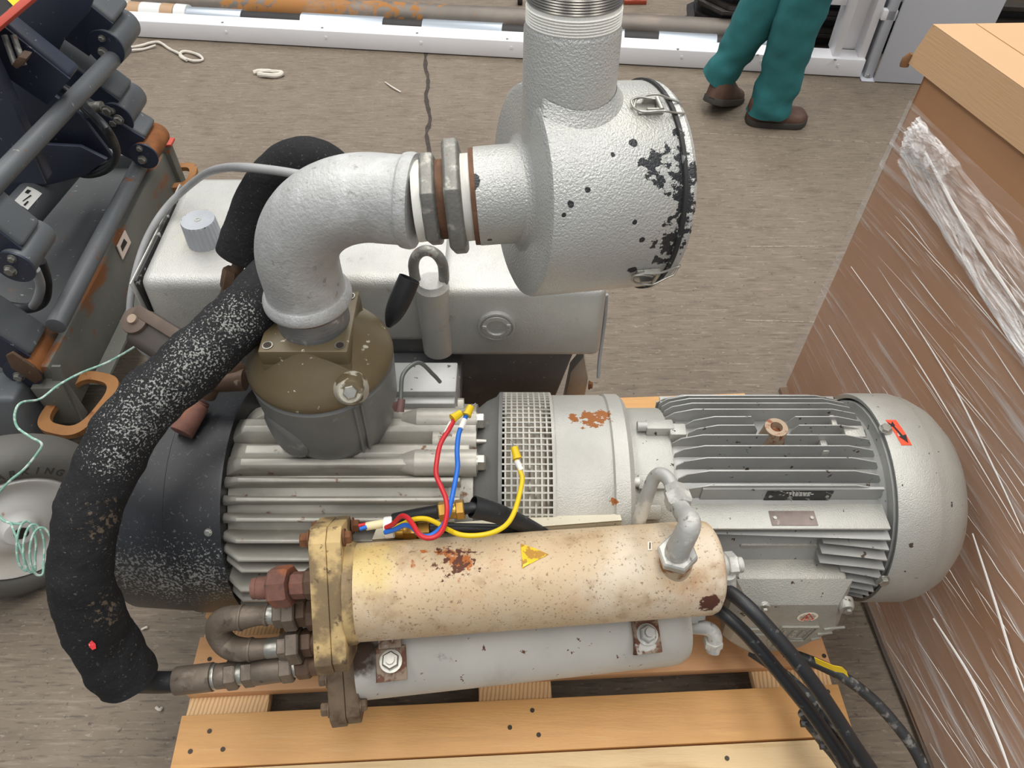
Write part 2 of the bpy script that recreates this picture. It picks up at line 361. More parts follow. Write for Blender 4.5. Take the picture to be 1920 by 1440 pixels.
m_navy = M('lift_navy_paint', (44, 49, 64), .45, .05, var=(5, .12), layers=[dict(col=(120, 124, 130), scale=85, lo=.75, hi=.79)])
m_liftrust = M('rusting_chassis_paint', (98, 98, 91), .6, .05, var=(6, .12), layers=[
    dict(col=(128, 80, 44), scale=16, stretch=(1, .5, 1), lo=.66, hi=.74, axis=(2, .297, .035, .17), rough=.85),
    dict(col=(124, 78, 44), scale=9, stretch=(1, .5, 1), lo=.56, hi=.66, rough=.85, amt=.9), dict(col=(176, 172, 164), scale=110, lo=.73, hi=.78, amt=.6)])
m_liftfloor = M('scuffed_grey_plate', (76, 78, 79), .6, .05, var=(4, .12), layers=[dict(col=(180, 176, 166), scale=46, stretch=(1, 2.5, 1), lo=.70, hi=.76, amt=.8), dict(col=(112, 84, 60), scale=7, lo=.66, hi=.75, amt=.7)])
m_hubrust = M('rust_hub', (136, 84, 44), .8, .1, var=(18, .3), bump=(60, .6, 5), layers=[dict(col=(92, 70, 54), scale=22, lo=.5, hi=.65)])
m_loop = M('rusty_orange_loop', (144, 100, 58), .75, .05, var=(12, .15), layers=[dict(col=(116, 66, 34), scale=22, lo=.55, hi=.68)])
m_redrail = M('faded_red_paint', (186, 74, 58), .55, var=(10, .1))
m_yelblk = M('yellow_hazard', (240, 206, 20), .5)
m_tyre = M('grey_solid_tyre', (92, 90, 86), .75, var=(8, .1), bump=(60, .3))
m_rim = M('white_steel_rim', (214, 212, 208), .5, layers=[dict(col=(150, 108, 70), scale=20, lo=.68, hi=.74), dict(col=(196, 190, 180), scale=5, lo=.5, hi=.7)])
m_white = M('white_powder_coat', (233, 232, 234), .35, var=(3, .03)); m_whitegrey = M('light_grey_powder_coat', (196, 199, 206), .4)
m_steelpipe = M('mill_steel_pipe', (112, 104, 96), .5, .35, var=(5, .15, ), layers=[
    dict(col=(156, 106, 54), scale=26, lo=.70, hi=.80, rough=.85, metal=0., gain=.36, pts=[(-1.0, 3.6, .1, .75), (-.6, 3.6, .3, .6)]),
    dict(col=(150, 132, 116), scale=6, stretch=(.3, 1, 1), lo=.52, hi=.7, amt=.6)])
m_silverwrap = M('bright_foil_wrap', (182, 190, 198), .25, .6); m_blackwrap = M('black_band', (34, 30, 28), .6, var=(10, .2))
m_tan = M('brown_packing_tape', (172, 140, 108), .35); m_clear = M('milky_plastic', (214, 214, 212), .25)
m_blacksteel = M('black_steel_channel', (42, 38, 36), .4, .3, var=(5, .2), layers=[dict(col=(92, 84, 78), scale=4, stretch=(.4, 2, 1), lo=.5, hi=.75, amt=.5)])
m_darkred = M('dark_machine_red', (150, 62, 40), .5); m_yellowm = M('worn_machine_yellow', (176, 142, 34), .5, var=(5, .15), layers=[dict(col=(104, 76, 36), scale=8, lo=.6, hi=.72)])
m_teal = M('teal_work_trousers', (36, 104, 106), .85, var=(10, .12), bump=(26, .5, 4))
m_tealj = M('teal_work_jacket', (36, 100, 104), .85, var=(10, .12), bump=(26, .5, 4))
m_leather = M('brown_leather', (86, 62, 50), .6, var=(20, .2), bump=(60, .3)); m_sole = M('dark_sole', (58, 54, 50), .7)
m_skin = M('skin', (198, 150, 122), .55); m_hair = M('dark_hair', (50, 40, 34), .8)
m_scrap = M('white_plastic_scrap', (204, 196, 184), .4)
m_palw = M('old_pallet_wood', (112, 84, 60), .8, var=(6, .2))
m_dkcast = M('dusty_black_casting', (98, 98, 99), .5, .1, var=(6, .15), layers=[dict(col=(130, 128, 124), scale=9, lo=.52, hi=.75, amt=.5), dict(col=(185, 183, 178), scale=120, lo=.71, hi=.76, amt=.7)])

# stretch film: transparent sheet with glossy creases; whitish sheen put in as base opacity
def film_mat(name, dens, scale, alpha_lo=.10):
    m = bpy.data.materials.new(name); m.use_nodes = True; N = m.node_tree.nodes; L = m.node_tree.links
    N.clear(); out = N.new('ShaderNodeOutputMaterial'); mx = N.new('ShaderNodeMixShader'); tr = N.new('ShaderNodeBsdfTransparent')
    pb = N.new('ShaderNodeBsdfPrincipled'); pb.inputs['Base Color'].default_value = (.86, .85, .84, 1); pb.inputs['Roughness'].default_value = .22
    tc = N.new('ShaderNodeTexCoord'); mp = N.new('ShaderNodeMapping'); mp.inputs['Rotation'].default_value = (math.radians(-38), 0, 0); mp.inputs['Scale'].default_value = (1, 1.2, 22)
    L.new(tc.outputs['Object'], mp.inputs[0]); n = N.new('ShaderNodeTexNoise'); n.inputs['Scale'].default_value = scale; n.inputs['Detail'].default_value = 6; n.inputs['Roughness'].default_value = .65
    n.inputs['Distortion'].default_value = .35
    L.new(mp.outputs[0], n.inputs['Vector']); r = N.new('ShaderNodeMapRange'); L.new(n.outputs['Fac'], r.inputs[0])
    r.inputs[1].default_value = dens; r.inputs[2].default_value = dens+.17; r.inputs[3].default_value = alpha_lo; r.inputs[4].default_value = .85
    n2 = N.new('ShaderNodeTexNoise'); n2.inputs['Scale'].default_value = 3.; L.new(tc.outputs['Object'], n2.inputs['Vector'])
    r2 = N.new('ShaderNodeMapRange'); L.new(n2.outputs['Fac'], r2.inputs[0]); r2.inputs[1].default_value = .35; r2.inputs[2].default_value = .7; r2.inputs[3].default_value = .35; r2.inputs[4].default_value = 1.1
    mu = N.new('ShaderNodeMath'); mu.operation = 'MULTIPLY'; L.new(r.outputs[0], mu.inputs[0]); L.new(r2.outputs[0], mu.inputs[1])
    bp = N.new('ShaderNodeBump'); bp.inputs['Strength'].default_value = .8; bp.inputs['Distance'].default_value = .006; L.new(n.outputs['Fac'], bp.inputs['Height']); L.new(bp.outputs[0], pb.inputs['Normal'])
    L.new(mu.outputs[0], mx.inputs[0]); L.new(tr.outputs[0], mx.inputs[1]); L.new(pb.outputs[0], mx.inputs[2]); L.new(mx.outputs[0], out.inputs[0])
    return m
m_film = film_mat('stretch_film', .54, 2.6, .20); m_film2 = film_mat('bunched_stretch_film', .40, 4., .35)

# ================================================================== FLOOR
b = B(); b.add([(-7, -2, 0), (7, -2, 0), (7, 9, 0), (-7, 9, 0)], [(0, 1, 2, 3)])
fl = b.obj('floor', m_floor, kind='structure')
# open joint in the concrete: thin recessed strip, ragged
cr = [P(u, v, z=0) for u, v in ((799, 95), (797, 120), (803, 150), (799, 180), (806, 220), (801, 260), (806, 300), (808, 350), (806, 420), (810, 520), (812, 700))]
m_crack = M('floor_joint', (62, 54, 48), .9, var=(40, .3))
b = B(); pl = catmull(cr, 8); vs = []; fs = []
for i, p in enumerate(pl):
    wv = .008*(1+.7*noise.noise(p*25)); off = .006*noise.noise(p*14+Vector((3, 0, 0)))
    vs += [(p.x-wv+off, p.y, .0006), (p.x+wv+off, p.y, .0006)]
fs = [(2*i, 2*i+1, 2*i+3, 2*i+2) for i in range(len(pl)-1)]
b.add(vs, fs).obj('floor_joint', m_crack, fl)
m_line = M('floor_saw_line', (150, 138, 124), .8, layers=[dict(col=(116, 104, 92), scale=60, lo=.5, hi=.55)])
for (u0, v0, u1, v1) in ((1310, 249, 1700, 271), (1400, 462, 1560, 462), (1390, 600, 1530, 604)):
    a, c = P(u0, v0, z=.0007), P(u1, v1, z=.0007); n = 14
    b = B(); vs = []
    for i in range(n+1):
        p = a.lerp(c, i/n); wv = .0022*(1+.6*noise.noise(p*30)); vs += [(p.x, p.y-wv, .0007), (p.x, p.y+wv, .0007)]
    b.add(vs, [(2*i, 2*i+1, 2*i+3, 2*i+2) for i in range(n)]).obj('floor_joint', m_line, fl)

# ================================================================== PALLET
PA = math.radians(2.6); pe = Vector((math.cos(PA), math.sin(PA), 0)); pn = Vector((-math.sin(PA), math.cos(PA), 0))
PO = Vector((0, 0, 0))
pal = thing('wooden_pallet', 'pale pine wooden pallet under the grey vacuum pump', 'pallet', (0, .7, 0))
ZT = .14
def plank(name, s0, s1, t0, t1, z0, z1, mat, parent=pal, bev=.0015, jit=.003):
    j = lambda: random.uniform(-jit, jit)
    q = [PO+pe*s+pn*t+Vector((0, 0, z)) for z in (z0, z1) for s, t in ((s0, t0), (s1, t0), (s1, t1), (s0, t1))]
    a, c, d, e = j(), j(), j()*.4, j()*.4
    for k in (0, 4): q[k] += pe*a+pn*d; q[k+3] += pe*c+pn*d; q[k+1] += pe*e; q[k+2] += pe*a
    return B().hull8(q).obj(name, mat, parent, bevel=bev)
bx0, bx1 = -.575, .625
deck = [(.215, .362, 1), (.366, .455, 0), (.492, .60, 2), (.64, .785, 0), (.83, .93, 2), (.97, 1.16, 0)]
for t0, t1, k in deck:
    plank('board', bx0, bx1, t0, t1, ZT-.022, ZT, m_wood[k])
for s0, s1 in ((bx0+.0, bx0+.145), (-.04, .095), (bx1-.145, bx1)):
    plank('stringer', s0, s1, .215, 1.16, ZT-.045, ZT-.0225, m_woodx)
    for t0 in (.225, .63, 1.05): plank('block', s0, s1, t0, t0+.1, .022, ZT-.0455, m_wood[1])
for t0 in (.22, .63, 1.05): plank('base_board', bx0, bx1, t0, t0+.1, 0, .0215, m_wood[1])
for u, v in ((393, 1371), (418, 1405), (357, 1409), (956, 1364), (1010, 1378), (998, 1332), (1363, 1422), (1552, 1297), (1575, 1415), (393, 1236), (1545, 1230)):
    p = P(u, v, z=ZT); B().cyl(p, p+Vector((0, 0, .0012)), .0042, n=10).obj('nail', m_nail, pal)

# ================================================================== VACUUM PUMP (one thing)
vp = thing('vacuum_pump', 'large grey rotary vacuum pump with finned motor, round silencer and cream coolers on the pallet', 'pump', (0, .727, ZT))
X = Vector((1, 0, 0)); Y = Vector((0, 1, 0)); Z = Vector((0, 0, 1))
def ax(x, r=0., phi=0.):     # point about the machine axis; phi from +z toward the viewer (-Y)
    return Vector((x, AY-r*math.sin(phi), AZ+r*math.cos(phi)))
# ---------------- motor
mot = B().lathe(ax(0), X, [(.262, .10), (.262, .150), (.27, .152), (.60, .152), (.612, .145)], 48).obj('motor_housing', m_motor_dk, vp)
def vfin(dy, x0, x1, rt, parent, th=.0042, cut=None, mat=m_motor_dk):   # vertical fin at offset dy (viewer side positive)
    zt = AZ+math.sqrt(max(rt*rt-dy*dy, 0)); zb = AZ+math.sqrt(max(.150**2-dy*dy, 0))-.012
    y = AY-dy
    if dy > .145: zb = AZ+.03
    poly = [(x0, zb), (x0, zt-.022), (x0+.012, zt-.010), (x0+.045, zt), (x1-.05, zt), (x1-.008, zt-.012), (x1, zt-.026), (x1, zb)]
    q = B()
    def pr(pl): q.add([(a, y-th/2+(.0012 if zz > zt-.03 else 0), zz) for a, zz in pl]+[(a, y+th/2-(.0012 if zz > zt-.03 else 0), zz) for a, zz in pl],
                      [tuple(range(len(pl))), tuple(range(2*len(pl)-1, len(pl)-1, -1))]+[(i, (i+1) % len(pl), (i+1) % len(pl)+len(pl), i+len(pl)) for i in range(len(pl))])
    if cut:
        c0, c1 = cut
        pr([(x0, zb), (x0, zt-.022), (x0+.012, zt-.010), (x0+.045, zt), (c0-.008, zt), (c0, zt-.014), (c0, zb)])
        pr([(c1, zb), (c1, zt-.014), (c1+.008, zt), (x1-.05, zt), (x1-.008, zt-.012), (x1, zt-.026), (x1, zb)])
    else: pr(poly)
    return q.obj('fin', mat, parent)
for i in range(12):
    dy = -.146+i*.0208
    cut = (.405, .462) if i in (5, 6) else None
    vfin(dy, .262+.004*abs(i-5)/5+(.03 if i in (5, 6) else 0), .590, .1815, mot, cut=cut)
# lip with plate below the last vertical fin
zl = AZ+.121
B().box(.275, .592, AY-.137, AY-.07, zl-.006, zl).obj('fin_lip', m_motor, mot, bevel=.002)
for k, (dz, out) in enumerate(((.106, .183), (.091, .183), (.075, .184), (.058, .185), (.040, .186), (.021, .186), (.002, .186), (-.018, .184), (-.04, .181), (-.065, .172), (-.09, .158))):
    o = math.sqrt(max(out*out-dz*dz, 0)); ib = math.sqrt(max(.148**2-dz*dz, .0))-.01
    zc = AZ+dz
    fx = .275 if dz > .1 else (.492 if dz > .05 else (.53 if dz > -.03 else .515))
    B().hull8([(fx, AY-ib, zc-.0025), (fx, AY-o+.02, zc-.0025), (.592, AY-o, zc-.002), (.592, AY-ib, zc-.0025),
               (fx, AY-ib, zc+.0025), (fx, AY-o+.012, zc+.002), (.592, AY-o, zc+.002), (.592, AY-ib, zc+.0025)]).obj('fin', m_motor_dk, mot)
for k in range(8):   # fins on the far side
    dz = .09-.03*k; o = math.sqrt(.18**2-dz*dz); ib = math.sqrt(max(.148**2-dz*dz, 0))-.01
    B().box(.272, .592, AY+ib, AY+o, AZ+dz-.002, AZ+dz+.002).obj('fin', m_motor_dk, mot)
# eyebolt boss
pb_ = P(1455, 803, z=AZ+.183)
q = B(); q.lathe((pb_.x, pb_.y, AZ+.140), Z, [(0, .024), (.028, .020), (.046, .0185), (.047, .010), (.034, .0075)], 28, cap=False); q.cyl((pb_.x, pb_.y, AZ+.15), (pb_.x, pb_.y, AZ+.175), .0078, n=16)
q.obj('eyebolt_boss', M('rusty_boss', (160, 140, 118), .6, .2, layers=[dict(col=RUST, scale=50, lo=.5, hi=.6)]), mot)
for (u, v, w_, h_) in ((1600, 812, .034, .02), (1270, 808, .028, .02), (1545, 838, .012, .014), (1562, 790, .010, .012)):
    c = P(u, v, z=AZ+.165); B().box(c.x-w_/2, c.x+w_/2, c.y-.012, c.y+.012, AZ+.14, AZ+.165+h_*.3).obj('lug', m_motor, mot, bevel=.003)
# nameplates
y0 = AY-.0850
c0 = P(1497, 929, y=AY-.087)
fb = B().box(.30, .585, y0-.0015, y0+.003, AZ+.112, AZ+.155).obj('plate_web', m_motor_dk, mot)
npl = B().box(c0.x-.052, c0.x+.052, y0-.003, y0-.0015, c0.z-.0125, c0.z+.0125).obj('nameplate', m_plateblk, vp, label='scratched black nameplate')
mt = basis((c0.x, y0-.0034, c0.z+.006), X, Z)
q = B(); random.seed(3)
for row, zz in enumerate((.0085, .0045, .0005)):
    xx = -.022+.006*row
    while xx < .018:
        wl = random.uniform(.002, .006); q.box(c0.x+xx, c0.x+xx+wl, y0-.0033, y0-.0029, c0.z+zz, c0.z+zz+.0018); xx += wl+.0014
q.obj('worn_print', m_wwhite, npl, kind='stuff')
for sx in (-.045, .045): B().cyl((c0.x+sx, y0-.003, c0.z), (c0.x+sx, y0-.0045, c0.z), .003, n=12).obj('rivet', m_zinc, npl)
c1 = P(1487, 972, z=zl)
np2 = B().box(c1.x-.036, c1.x+.036, c1.y-.013, c1.y+.013, zl, zl+.0012).obj('nameplate', m_platebrn, vp, label='small brown metal nameplate')
for sx in (-.029, .029): B().cyl((c1.x+sx, c1.y, zl+.001), (c1.x+sx, c1.y, zl+.003), .0028, n=12).obj('rivet', m_zinc, np2)
# cowl
cow = B()
cow.lathe(ax(0), X, [(.604, .176), (.602, .183), (.606, .1845), (.669, .1842), (.6705, .1832), (.688, .1785), (.712, .165), (.735, .142), (.750, .110), (.758, .07), (.760, .03), (.7605, .001)], 72, cap=False)
cow.lathe(ax(0), X, [(.604, .176), (.665, .1745), (.70, .16)], 72, cap=False)
cowl = cow.obj('motor_fan_cowl', m_motor, vp, ang=50)
B().lathe(ax(0), X, [(.595, .02), (.62, .10), (.63, .172), (.60, .172)], 40).obj('motor_end_shield', m_motor_dk, vp)
def rad_of(p): d = Vector((0, p.y-AY, p.z-AZ)); return d.normalized()
for u, v in ((1660, 806), (1655, 1087)):
    p = cyl_hit(u, v, .184); bolt(cowl, m_zinc, p, rad_of(p), .0085, .006)
# red arrow sticker following the cowl
def cowl_patch(u0, v0, r, pts, mat, name, parent, off=.0006, h=.0004):
    p = cyl_hit(u0, v0, r); n = rad_of(p); t = X.cross(n)
    q = B(); n_ = len(pts)
    vs = []
    for lift in (off, off+h):
        for (a, c) in pts:
            ph = c/r
            nn = (n*math.cos(ph)+t*math.sin(ph)); base = Vector((p.x+a, AY, AZ))
            vs.append(base+nn*(r+lift))
    q.add(vs, [tuple(range(n_)), tuple(range(2*n_-1, n_-1, -1))]+[(i, (i+1) % n_, (i+1) % n_+n_, i+n_) for i in range(n_)])
    return q.obj(name, mat, parent)
sr = .1840
def slab(a0, a1, c0, c1, sk, n=8):
    up = [(a0+sk*(i/n), c0+(c1-c0)*i/n) for i in range(n+1)]; return up+[(a1+sk*(i/n), c0+(c1-c0)*i/n) for i in range(n, -1, -1)]
ars = cowl_patch(1683, 810, sr, slab(-.0105, .0065, -.026, .026, .008), m_redst, 'arrow_sticker', cowl)
for poly in ([(-.0062, -.012), (-.0030, -.0135), (.0052, .010), (.0020, .0112)], [(-.0022, .0095), (.0100, .0060), (.0086, .0225)], [(-.0105, -.0205), (-.0058, -.0160), (-.0022, -.0225), (-.0008, -.0125), (-.0078, -.0105)]):
    cowl_patch(1684, 810, sr, poly, m_blackprint, 'arrow_print', cowl, .0011)
# ---------------- terminal box
TB = M('terminal_box_paint', (160, 158, 150), .42, .3, bump=(430, .45, 2), var=(8, .08), layers=[dict(col=(184, 177, 158), scale=8, lo=.5, hi=.75, amt=.5), dict(col=(70, 54, 40), scale=60, lo=.73, hi=.77)])
yf = .515
tA, tB_, tC, tD = P(1402, 1103, y=.53), P(1600, 1098, y=.53), P(1592, 1182, y=.505), P(1415, 1200, y=.505)
q = B()
x0, x1 = P(1388, 1103, y=.53).x, P(1600, 1098, y=.53).x; zt = tA.z
# body behind cover
poly = [(x0, zt), (x1, zt-.0), (x1+.004, zt-.10), (x1-.03, zt-.165), (x0+.05, zt-.185), (x0+.005, zt-.13)]
q.prism([(a, .545, z_) for a, z_ in poly], (0, .045, 0))
tb = q.obj('terminal_box', TB, vp, bevel=.006)
q = B(); q.box(x0+.004, x1-.026, .588, .655, zt-.12, zt+.032); q.obj('terminal_box_neck', TB, tb, bevel=.004)
# cover: sloped prism, top edge nearer
q = B()
def cov(e, yy, dx=0):
    L8 = [(x0-.004+e, yy(zt), zt+.003-e), (x1+.006-e, yy(zt), zt+.003-e), (x1+.01-e, yy(zt-.105), zt-.105), (x1-.033-e, yy(zt-.172), zt-.172+e), (x0+.05+e, yy(zt-.195), zt-.195+e), (x0-.002+e, yy(zt-.14), zt-.14)]
    return [(a_, yy(c_), c_) for a_, b_, c_ in L8]
slope = lambda z_: .522-.12*(zt-z_)
base = cov(0, lambda z_: .5445); mid = cov(0, lambda z_: slope(z_)+.006)
mid = [(a_, b_+(.016 if i_ < 2 else 0), c_) for i_, (a_, b_, c_) in enumerate(mid)]; top = cov(.010, lambda z_: slope(z_)-.004)
top[0] = (top[0][0]+.012, slope(zt-.028)-.004, zt-.028); top[1] = (top[1][0]-.012, slope(zt-.028)-.004, zt-.028)
vs = base+mid+top; n = 6; fs = [tuple(range(n))]+[tuple(range(3*n-1, 2*n-1, -1))]
for k in (0, n):
    for i in range(n): fs.append((k+i, k+(i+1) % n, k+n+(i+1) % n, k+n+i))
tcv = q.add(vs, fs).obj('terminal_box_cover', TB, tb, bevel=.004, seg=3)
fn = Vector((0, -1, .12)).normalized(); fu = Vector((0, .12, 1)).normalized()
def onface(u, v):   # hit the cover face plane
    o = Vector((0, slope(zt)-.004, zt)); r_ = ray(u, v); return CAM+r_*((o-CAM).dot(fn)/r_.dot(fn))
p = onface(1514, 1156)
mw = basis(p, X, fu)
ring = lambda r, sx=1.15: [(math.cos(a)*r*sx, math.sin(a)*r) for a in [2*math.pi*i/28 for i in range(28)]]
def facepoly(p, pts, mat, name, parent, off=.0006, h=.0004, rotz=0., xx=X, up=None):
    up = fu if up is None else up; mm = basis(p, xx, up) @ Matrix.Rotation(rotz, 4, 'Z')
    return B().prism([mm @ Vector((a, c, off)) for a, c in pts], (mm.to_3x3() @ Vector((0, 0, h)))).obj(name, mat, parent)
st = facepoly(p, ring(.0135, 1.25), m_stick, 'warning_sticker', tcv, rotz=.15)
def bars(p, segs, w_, mat, name, parent, off, h, rotz=0., up=None, xx=X):
    up = fu if up is None else up; mm = basis(p, xx, up) @ Matrix.Rotation(rotz, 4, 'Z'); q = B()
    for (ax_, ay_, bx_, by_) in segs:
        a = Vector((ax_, ay_, 0)); c = Vector((bx_, by_, 0)); t = (c-a).normalized(); nn = Vector((-t.y, t.x, 0))*w_/2
        q.prism([mm @ (x_+Vector((0, 0, off))) for x_ in (a-nn, c-nn, c+nn, a+nn)], mm.to_3x3() @ Vector((0, 0, h)))
    return q.obj(name, mat, parent)
bars(p, [(-.010, -.008, .010, -.008), (.010, -.008, .001, .011), (.001, .011, -.010, -.008), (.0, .004, -.003, -.004), (-.003, -.002, .003, -.003)], .0018, m_stickred, 'sticker_print', tcv, .0011, .0003, .15)
bars(p, [(-.008, .007, .009, .007), (-.012, .003, .012, .003), (-.013, 0, .013, 0), (-.013, -.004, .012, -.004), (-.005, -.0115, .006, -.0115)], .0007, m_blackprint, 'sticker_print', tcv, .0012, .0003, .15)
# raised emblem: slanted frame with letters, three lines at each side
p = onface(1484, 1187)
bars(p, [(-.036, -.022, .026, -.022), (.026, -.022, .040, .022), (.040, .022, -.022, .022), (-.022, .022, -.036, -.022)], .003, TB, 'emblem_frame', tcv, -.0005, .0038)
bars(p, [(-.029, -.0155, .022, -.0155), (.022, -.0155, .032, .0155), (.032, .0155, -.019, .0155), (-.019, .0155, -.029, -.0155)], .0016, TB, 'emblem_frame', tcv, -.0005, .003)
bars(p, [(-.018, -.009, -.013, .009), (-.018, -.009, -.009, -.009), (-.004, -.009, .001, .009), (-.004, -.009, .005, -.009), (-.002, 0, .006, 0), (.001, .009, .008, .009), (.012, -.009, .018, .009), (.018, .009, .022, .002)], .0032, TB, 'emblem_strokes', tcv, -.0005, .0036)
for k in range(3):
    y_ = .014-.017*k
    bars(p, [(.050-.006*k, y_+.001, .083-.016*k, y_+.007)], .003, TB, 'emblem_line', tcv, -.0005, .0035)
    bars(p, [(-.075+.012*k, y_+.001, -.036-.006*k, y_)], .003, TB, 'emblem_line', tcv, -.0005, .0035)
for u, v in ((1588, 1140), (1432, 1138), (1452, 1205)):
    p = onface(u, v); q = B(); q.lathe(p+Vector((0, .014, -.004)), fn*1, [(0, .015), (.012, .013), (.0165, .0105)], 20); q.obj('screw_boss', TB, tcv)
    bolt(tcv, m_zinc, p+Vector((0, -.003, 0)), fn, .0058, .004, washer=False, name='screw')
# ---------------- coupling housing, drum, mesh
q = B().lathe(ax(0), X, [(.192, .10), (.192, .158), (.262, .158), (.266, .10)], 56).obj('motor_adapter', m_motor, vp, bevel=.002)
for u, v in ((1232, 806), (1218, 905), (1207, 958)):
    p = cyl_hit(u, v, .160); n_ = rad_of(p)
    mm = basis(p, X, n_.cross(X)); B().box(-.020, .026, -.012, .012, -.004, .014, mm).obj('lug', m_motor, q, bevel=.003)
    B().cyl(p+X*-.034+n_*.008, p-X*.018+n_*.008, .0085, n=16).obj('bolt', m_white_metal, q)
drum = B().lathe(ax(0), X, [(.066, .10), (.066, .181), (.155, .1815), (.160, .1795), (.163, .1835), (.186, .183), (.194, .176), (.196, .10)], 80).obj('coupling_drum', m_drum, vp, ang=30)
# perforated guard
q = B(); gx0, gx1 = -.020, .066; nx, na = 9, 56; Rg = .186
pa0, pa1 = math.radians(-70), math.radians(125)
for i in range(nx+1):
    x_ = gx0+(gx1-gx0)*i/nx; w_ = .0014 if 0 < i < nx else .0022
    pts = [ax(x_, Rg, pa0+(pa1-pa0)*k/60) for k in range(61)]
    for a in range(60):
        pa, pb2 = pa0+(pa1-pa0)*a/60, pa0+(pa1-pa0)*(a+1)/60
        q.hull8([ax(x_-w_, Rg-.003, pa), ax(x_+w_, Rg-.003, pa), ax(x_+w_, Rg-.003, pb2), ax(x_-w_, Rg-.003, pb2),
                 ax(x_-w_, Rg, pa), ax(x_+w_, Rg, pa), ax(x_+w_, Rg, pb2), ax(x_-w_, Rg, pb2)])
for k in range(na+1):
    ph = pa0+(pa1-pa0)*k/na; dp = .0013/Rg
    q.hull8([ax(gx0, Rg-.003, ph-dp), ax(gx1, Rg-.003, ph-dp), ax(gx1, Rg-.003, ph+dp), ax(gx0, Rg-.003, ph+dp),
             ax(gx0, Rg+.0003, ph-dp), ax(gx1, Rg+.0003, ph-dp), ax(gx1, Rg+.0003, ph+dp), ax(gx0, Rg+.0003, ph+dp)])
q.obj('mesh_guard', M('mesh_guard_paint', (184, 181, 172), .5, .3, var=(20, .1)), vp, kind='stuff')
# fan wheel seen through the mesh
q = B().lathe(ax(0), X, [(-.012, .06), (-.012, .168), (.0, .172), (.052, .172), (.064, .16)], 56).obj('coupling_fan', M('fan_wheel_dirty', (176, 168, 152), .6, .1, layers=[dict(col=(120, 96, 70), scale=25, lo=.52, hi=.66, amt=.8), dict(col=(12, 12, 12), scale=2, lo=2, hi=3)]), vp)
# the opening below (dark) : casing cut
q = B().lathe(ax(0), X, [(-.075, .09), (-.070, .150), (-.045, .170), (-.028, .178), (-.022, .1865), (-.016, .187), (-.016, .17)], 64, cap=False).obj('coupling_cone', m_darkgrey, vp, ang=30)
for ph in (62,):
    a = math.radians(ph); p = ax(-.035, .165, a); mm = basis(p, X, Vector((0, -math.cos(a), -math.sin(a))))
    B().box(-.04, .012, -.012, .012, .0, .016, mm).obj('cone_rib', m_pump, q, bevel=.004)
# ---------------- pump body
body = B().lathe(ax(0), X, [(-.452, .08), (-.452, .160), (-.10, .162), (-.10, .165), (-.062, .165), (-.056, .08)], 64).obj('pump_housing', m_pump, vp, ang=30)
B().lathe(ax(0), X, [(-.056, .06), (-.056, .13), (-.066, .13)], 40).obj('pump_end_plate', m_pump, body)
def rfin(u0, u1, v, r, phd, th, mat=m_pump, rb=.155, name='fin', left=.018):
    """fin whose tip is seen at image row v; blade leans along direction phd (deg from +z toward viewer)"""
    p = cyl_hit((u0+u1)/2, v, r); tip = Vector((0, p.y, p.z)); a = math.radians(phd); dr = Vector((0, -math.sin(a), math.cos(a)))
    nrm = Vector((0, dr.z, -dr.y)); ctr = Vector((0, AY, AZ))
    # walk back until inside the housing
    t = 0
    while (tip-dr*t-ctr).length > rb-.01 and t < .12: t += .004
    xa, xb = cyl_hit(u0, v, r).x, cyl_hit(u1, v, r).x
    bk = tip-dr*t; q = B(); w1 = th/2; w0 = th*.9
    sec = [bk-nrm*w0, tip-dr*.006-nrm*w1, tip-nrm*w1*.55, tip+nrm*w1*.55, tip-dr*.006+nrm*w1, bk+nrm*w0]
    sec2 = [bk-nrm*w0, bk-nrm*w0+(tip-bk)*.55, bk+(tip-bk)*.62-nrm*w1*.5, bk+(tip-bk)*.62+nrm*w1*.5, bk+nrm*w0+(tip-bk)*.55, bk+nrm*w0]
    rows = [(xa-.012, sec2), (xa+left, sec), (xb-.012, sec), (xb, sec)]
    vs = [Vector((x_, s_.y, s_.z)) for x_, ss in rows for s_ in ss]; n = 6; fs = [tuple(range(n-1, -1, -1)), tuple(3*n+i for i in range(n))]
    for k in range(3):
        for i in range(n): fs.append((k*n+i, k*n+(i+1) % n, (k+1)*n+(i+1) % n, (k+1)*n+i))
    return q.add(vs, fs).obj(name, mat, body, bevel=.0012)
for (u0, u1, v, r, ph, th) in ((440, 893, 792, .188, -8, .030), (440, 880, 842, .188, 6, .026), (430, 893, 866, .194, 18, .018), (424, 862, 900, .199, 26, .010), (420, 862, 937, .201, 30, .009), (420, 852, 975, .201, 36, .009), (420, 850, 1016, .202, 46, .009),
                               (424, 850, 1052, .206, 66, .008), (430, 850, 1073, .206, 74, .007), (430, 850, 1110, .209, 82, .007), (434, 850, 1128, .209, 88, .007), (436, 850, 1146, .206, 90, .007)):
    rfin(u0, u1, v, r, ph, th)
for (u0, u1, v, r, ph, th) in ((475, 870, 765, .186, -20, .024), (500, 870, 748, .184, -32, .02)):
    rfin(u0, u1, v, r, ph, th)
for v in (790, 868):
    p = cyl_hit(880, v, .178); n_ = rad_of(p)
    q = B(); q.cyl(p-X*.085, p+X*.012, .022, n=24); q.cyl(p-X*.11, p-X*.084, .014, .022, n=24); q.obj('bolt_boss', m_pump, body)
    bolt(body, m_zinc, p+X*.012, X, .0135, .012)
p = cyl_hit(882, 828, .170); B().cyl(p-X*.06, p+X*.010, .018, n=20).obj('bolt_boss', m_pump, body); B().cyl(p+X*.01, p+X*.026, .005, .004, n=10).obj('stud', m_zinc, body)
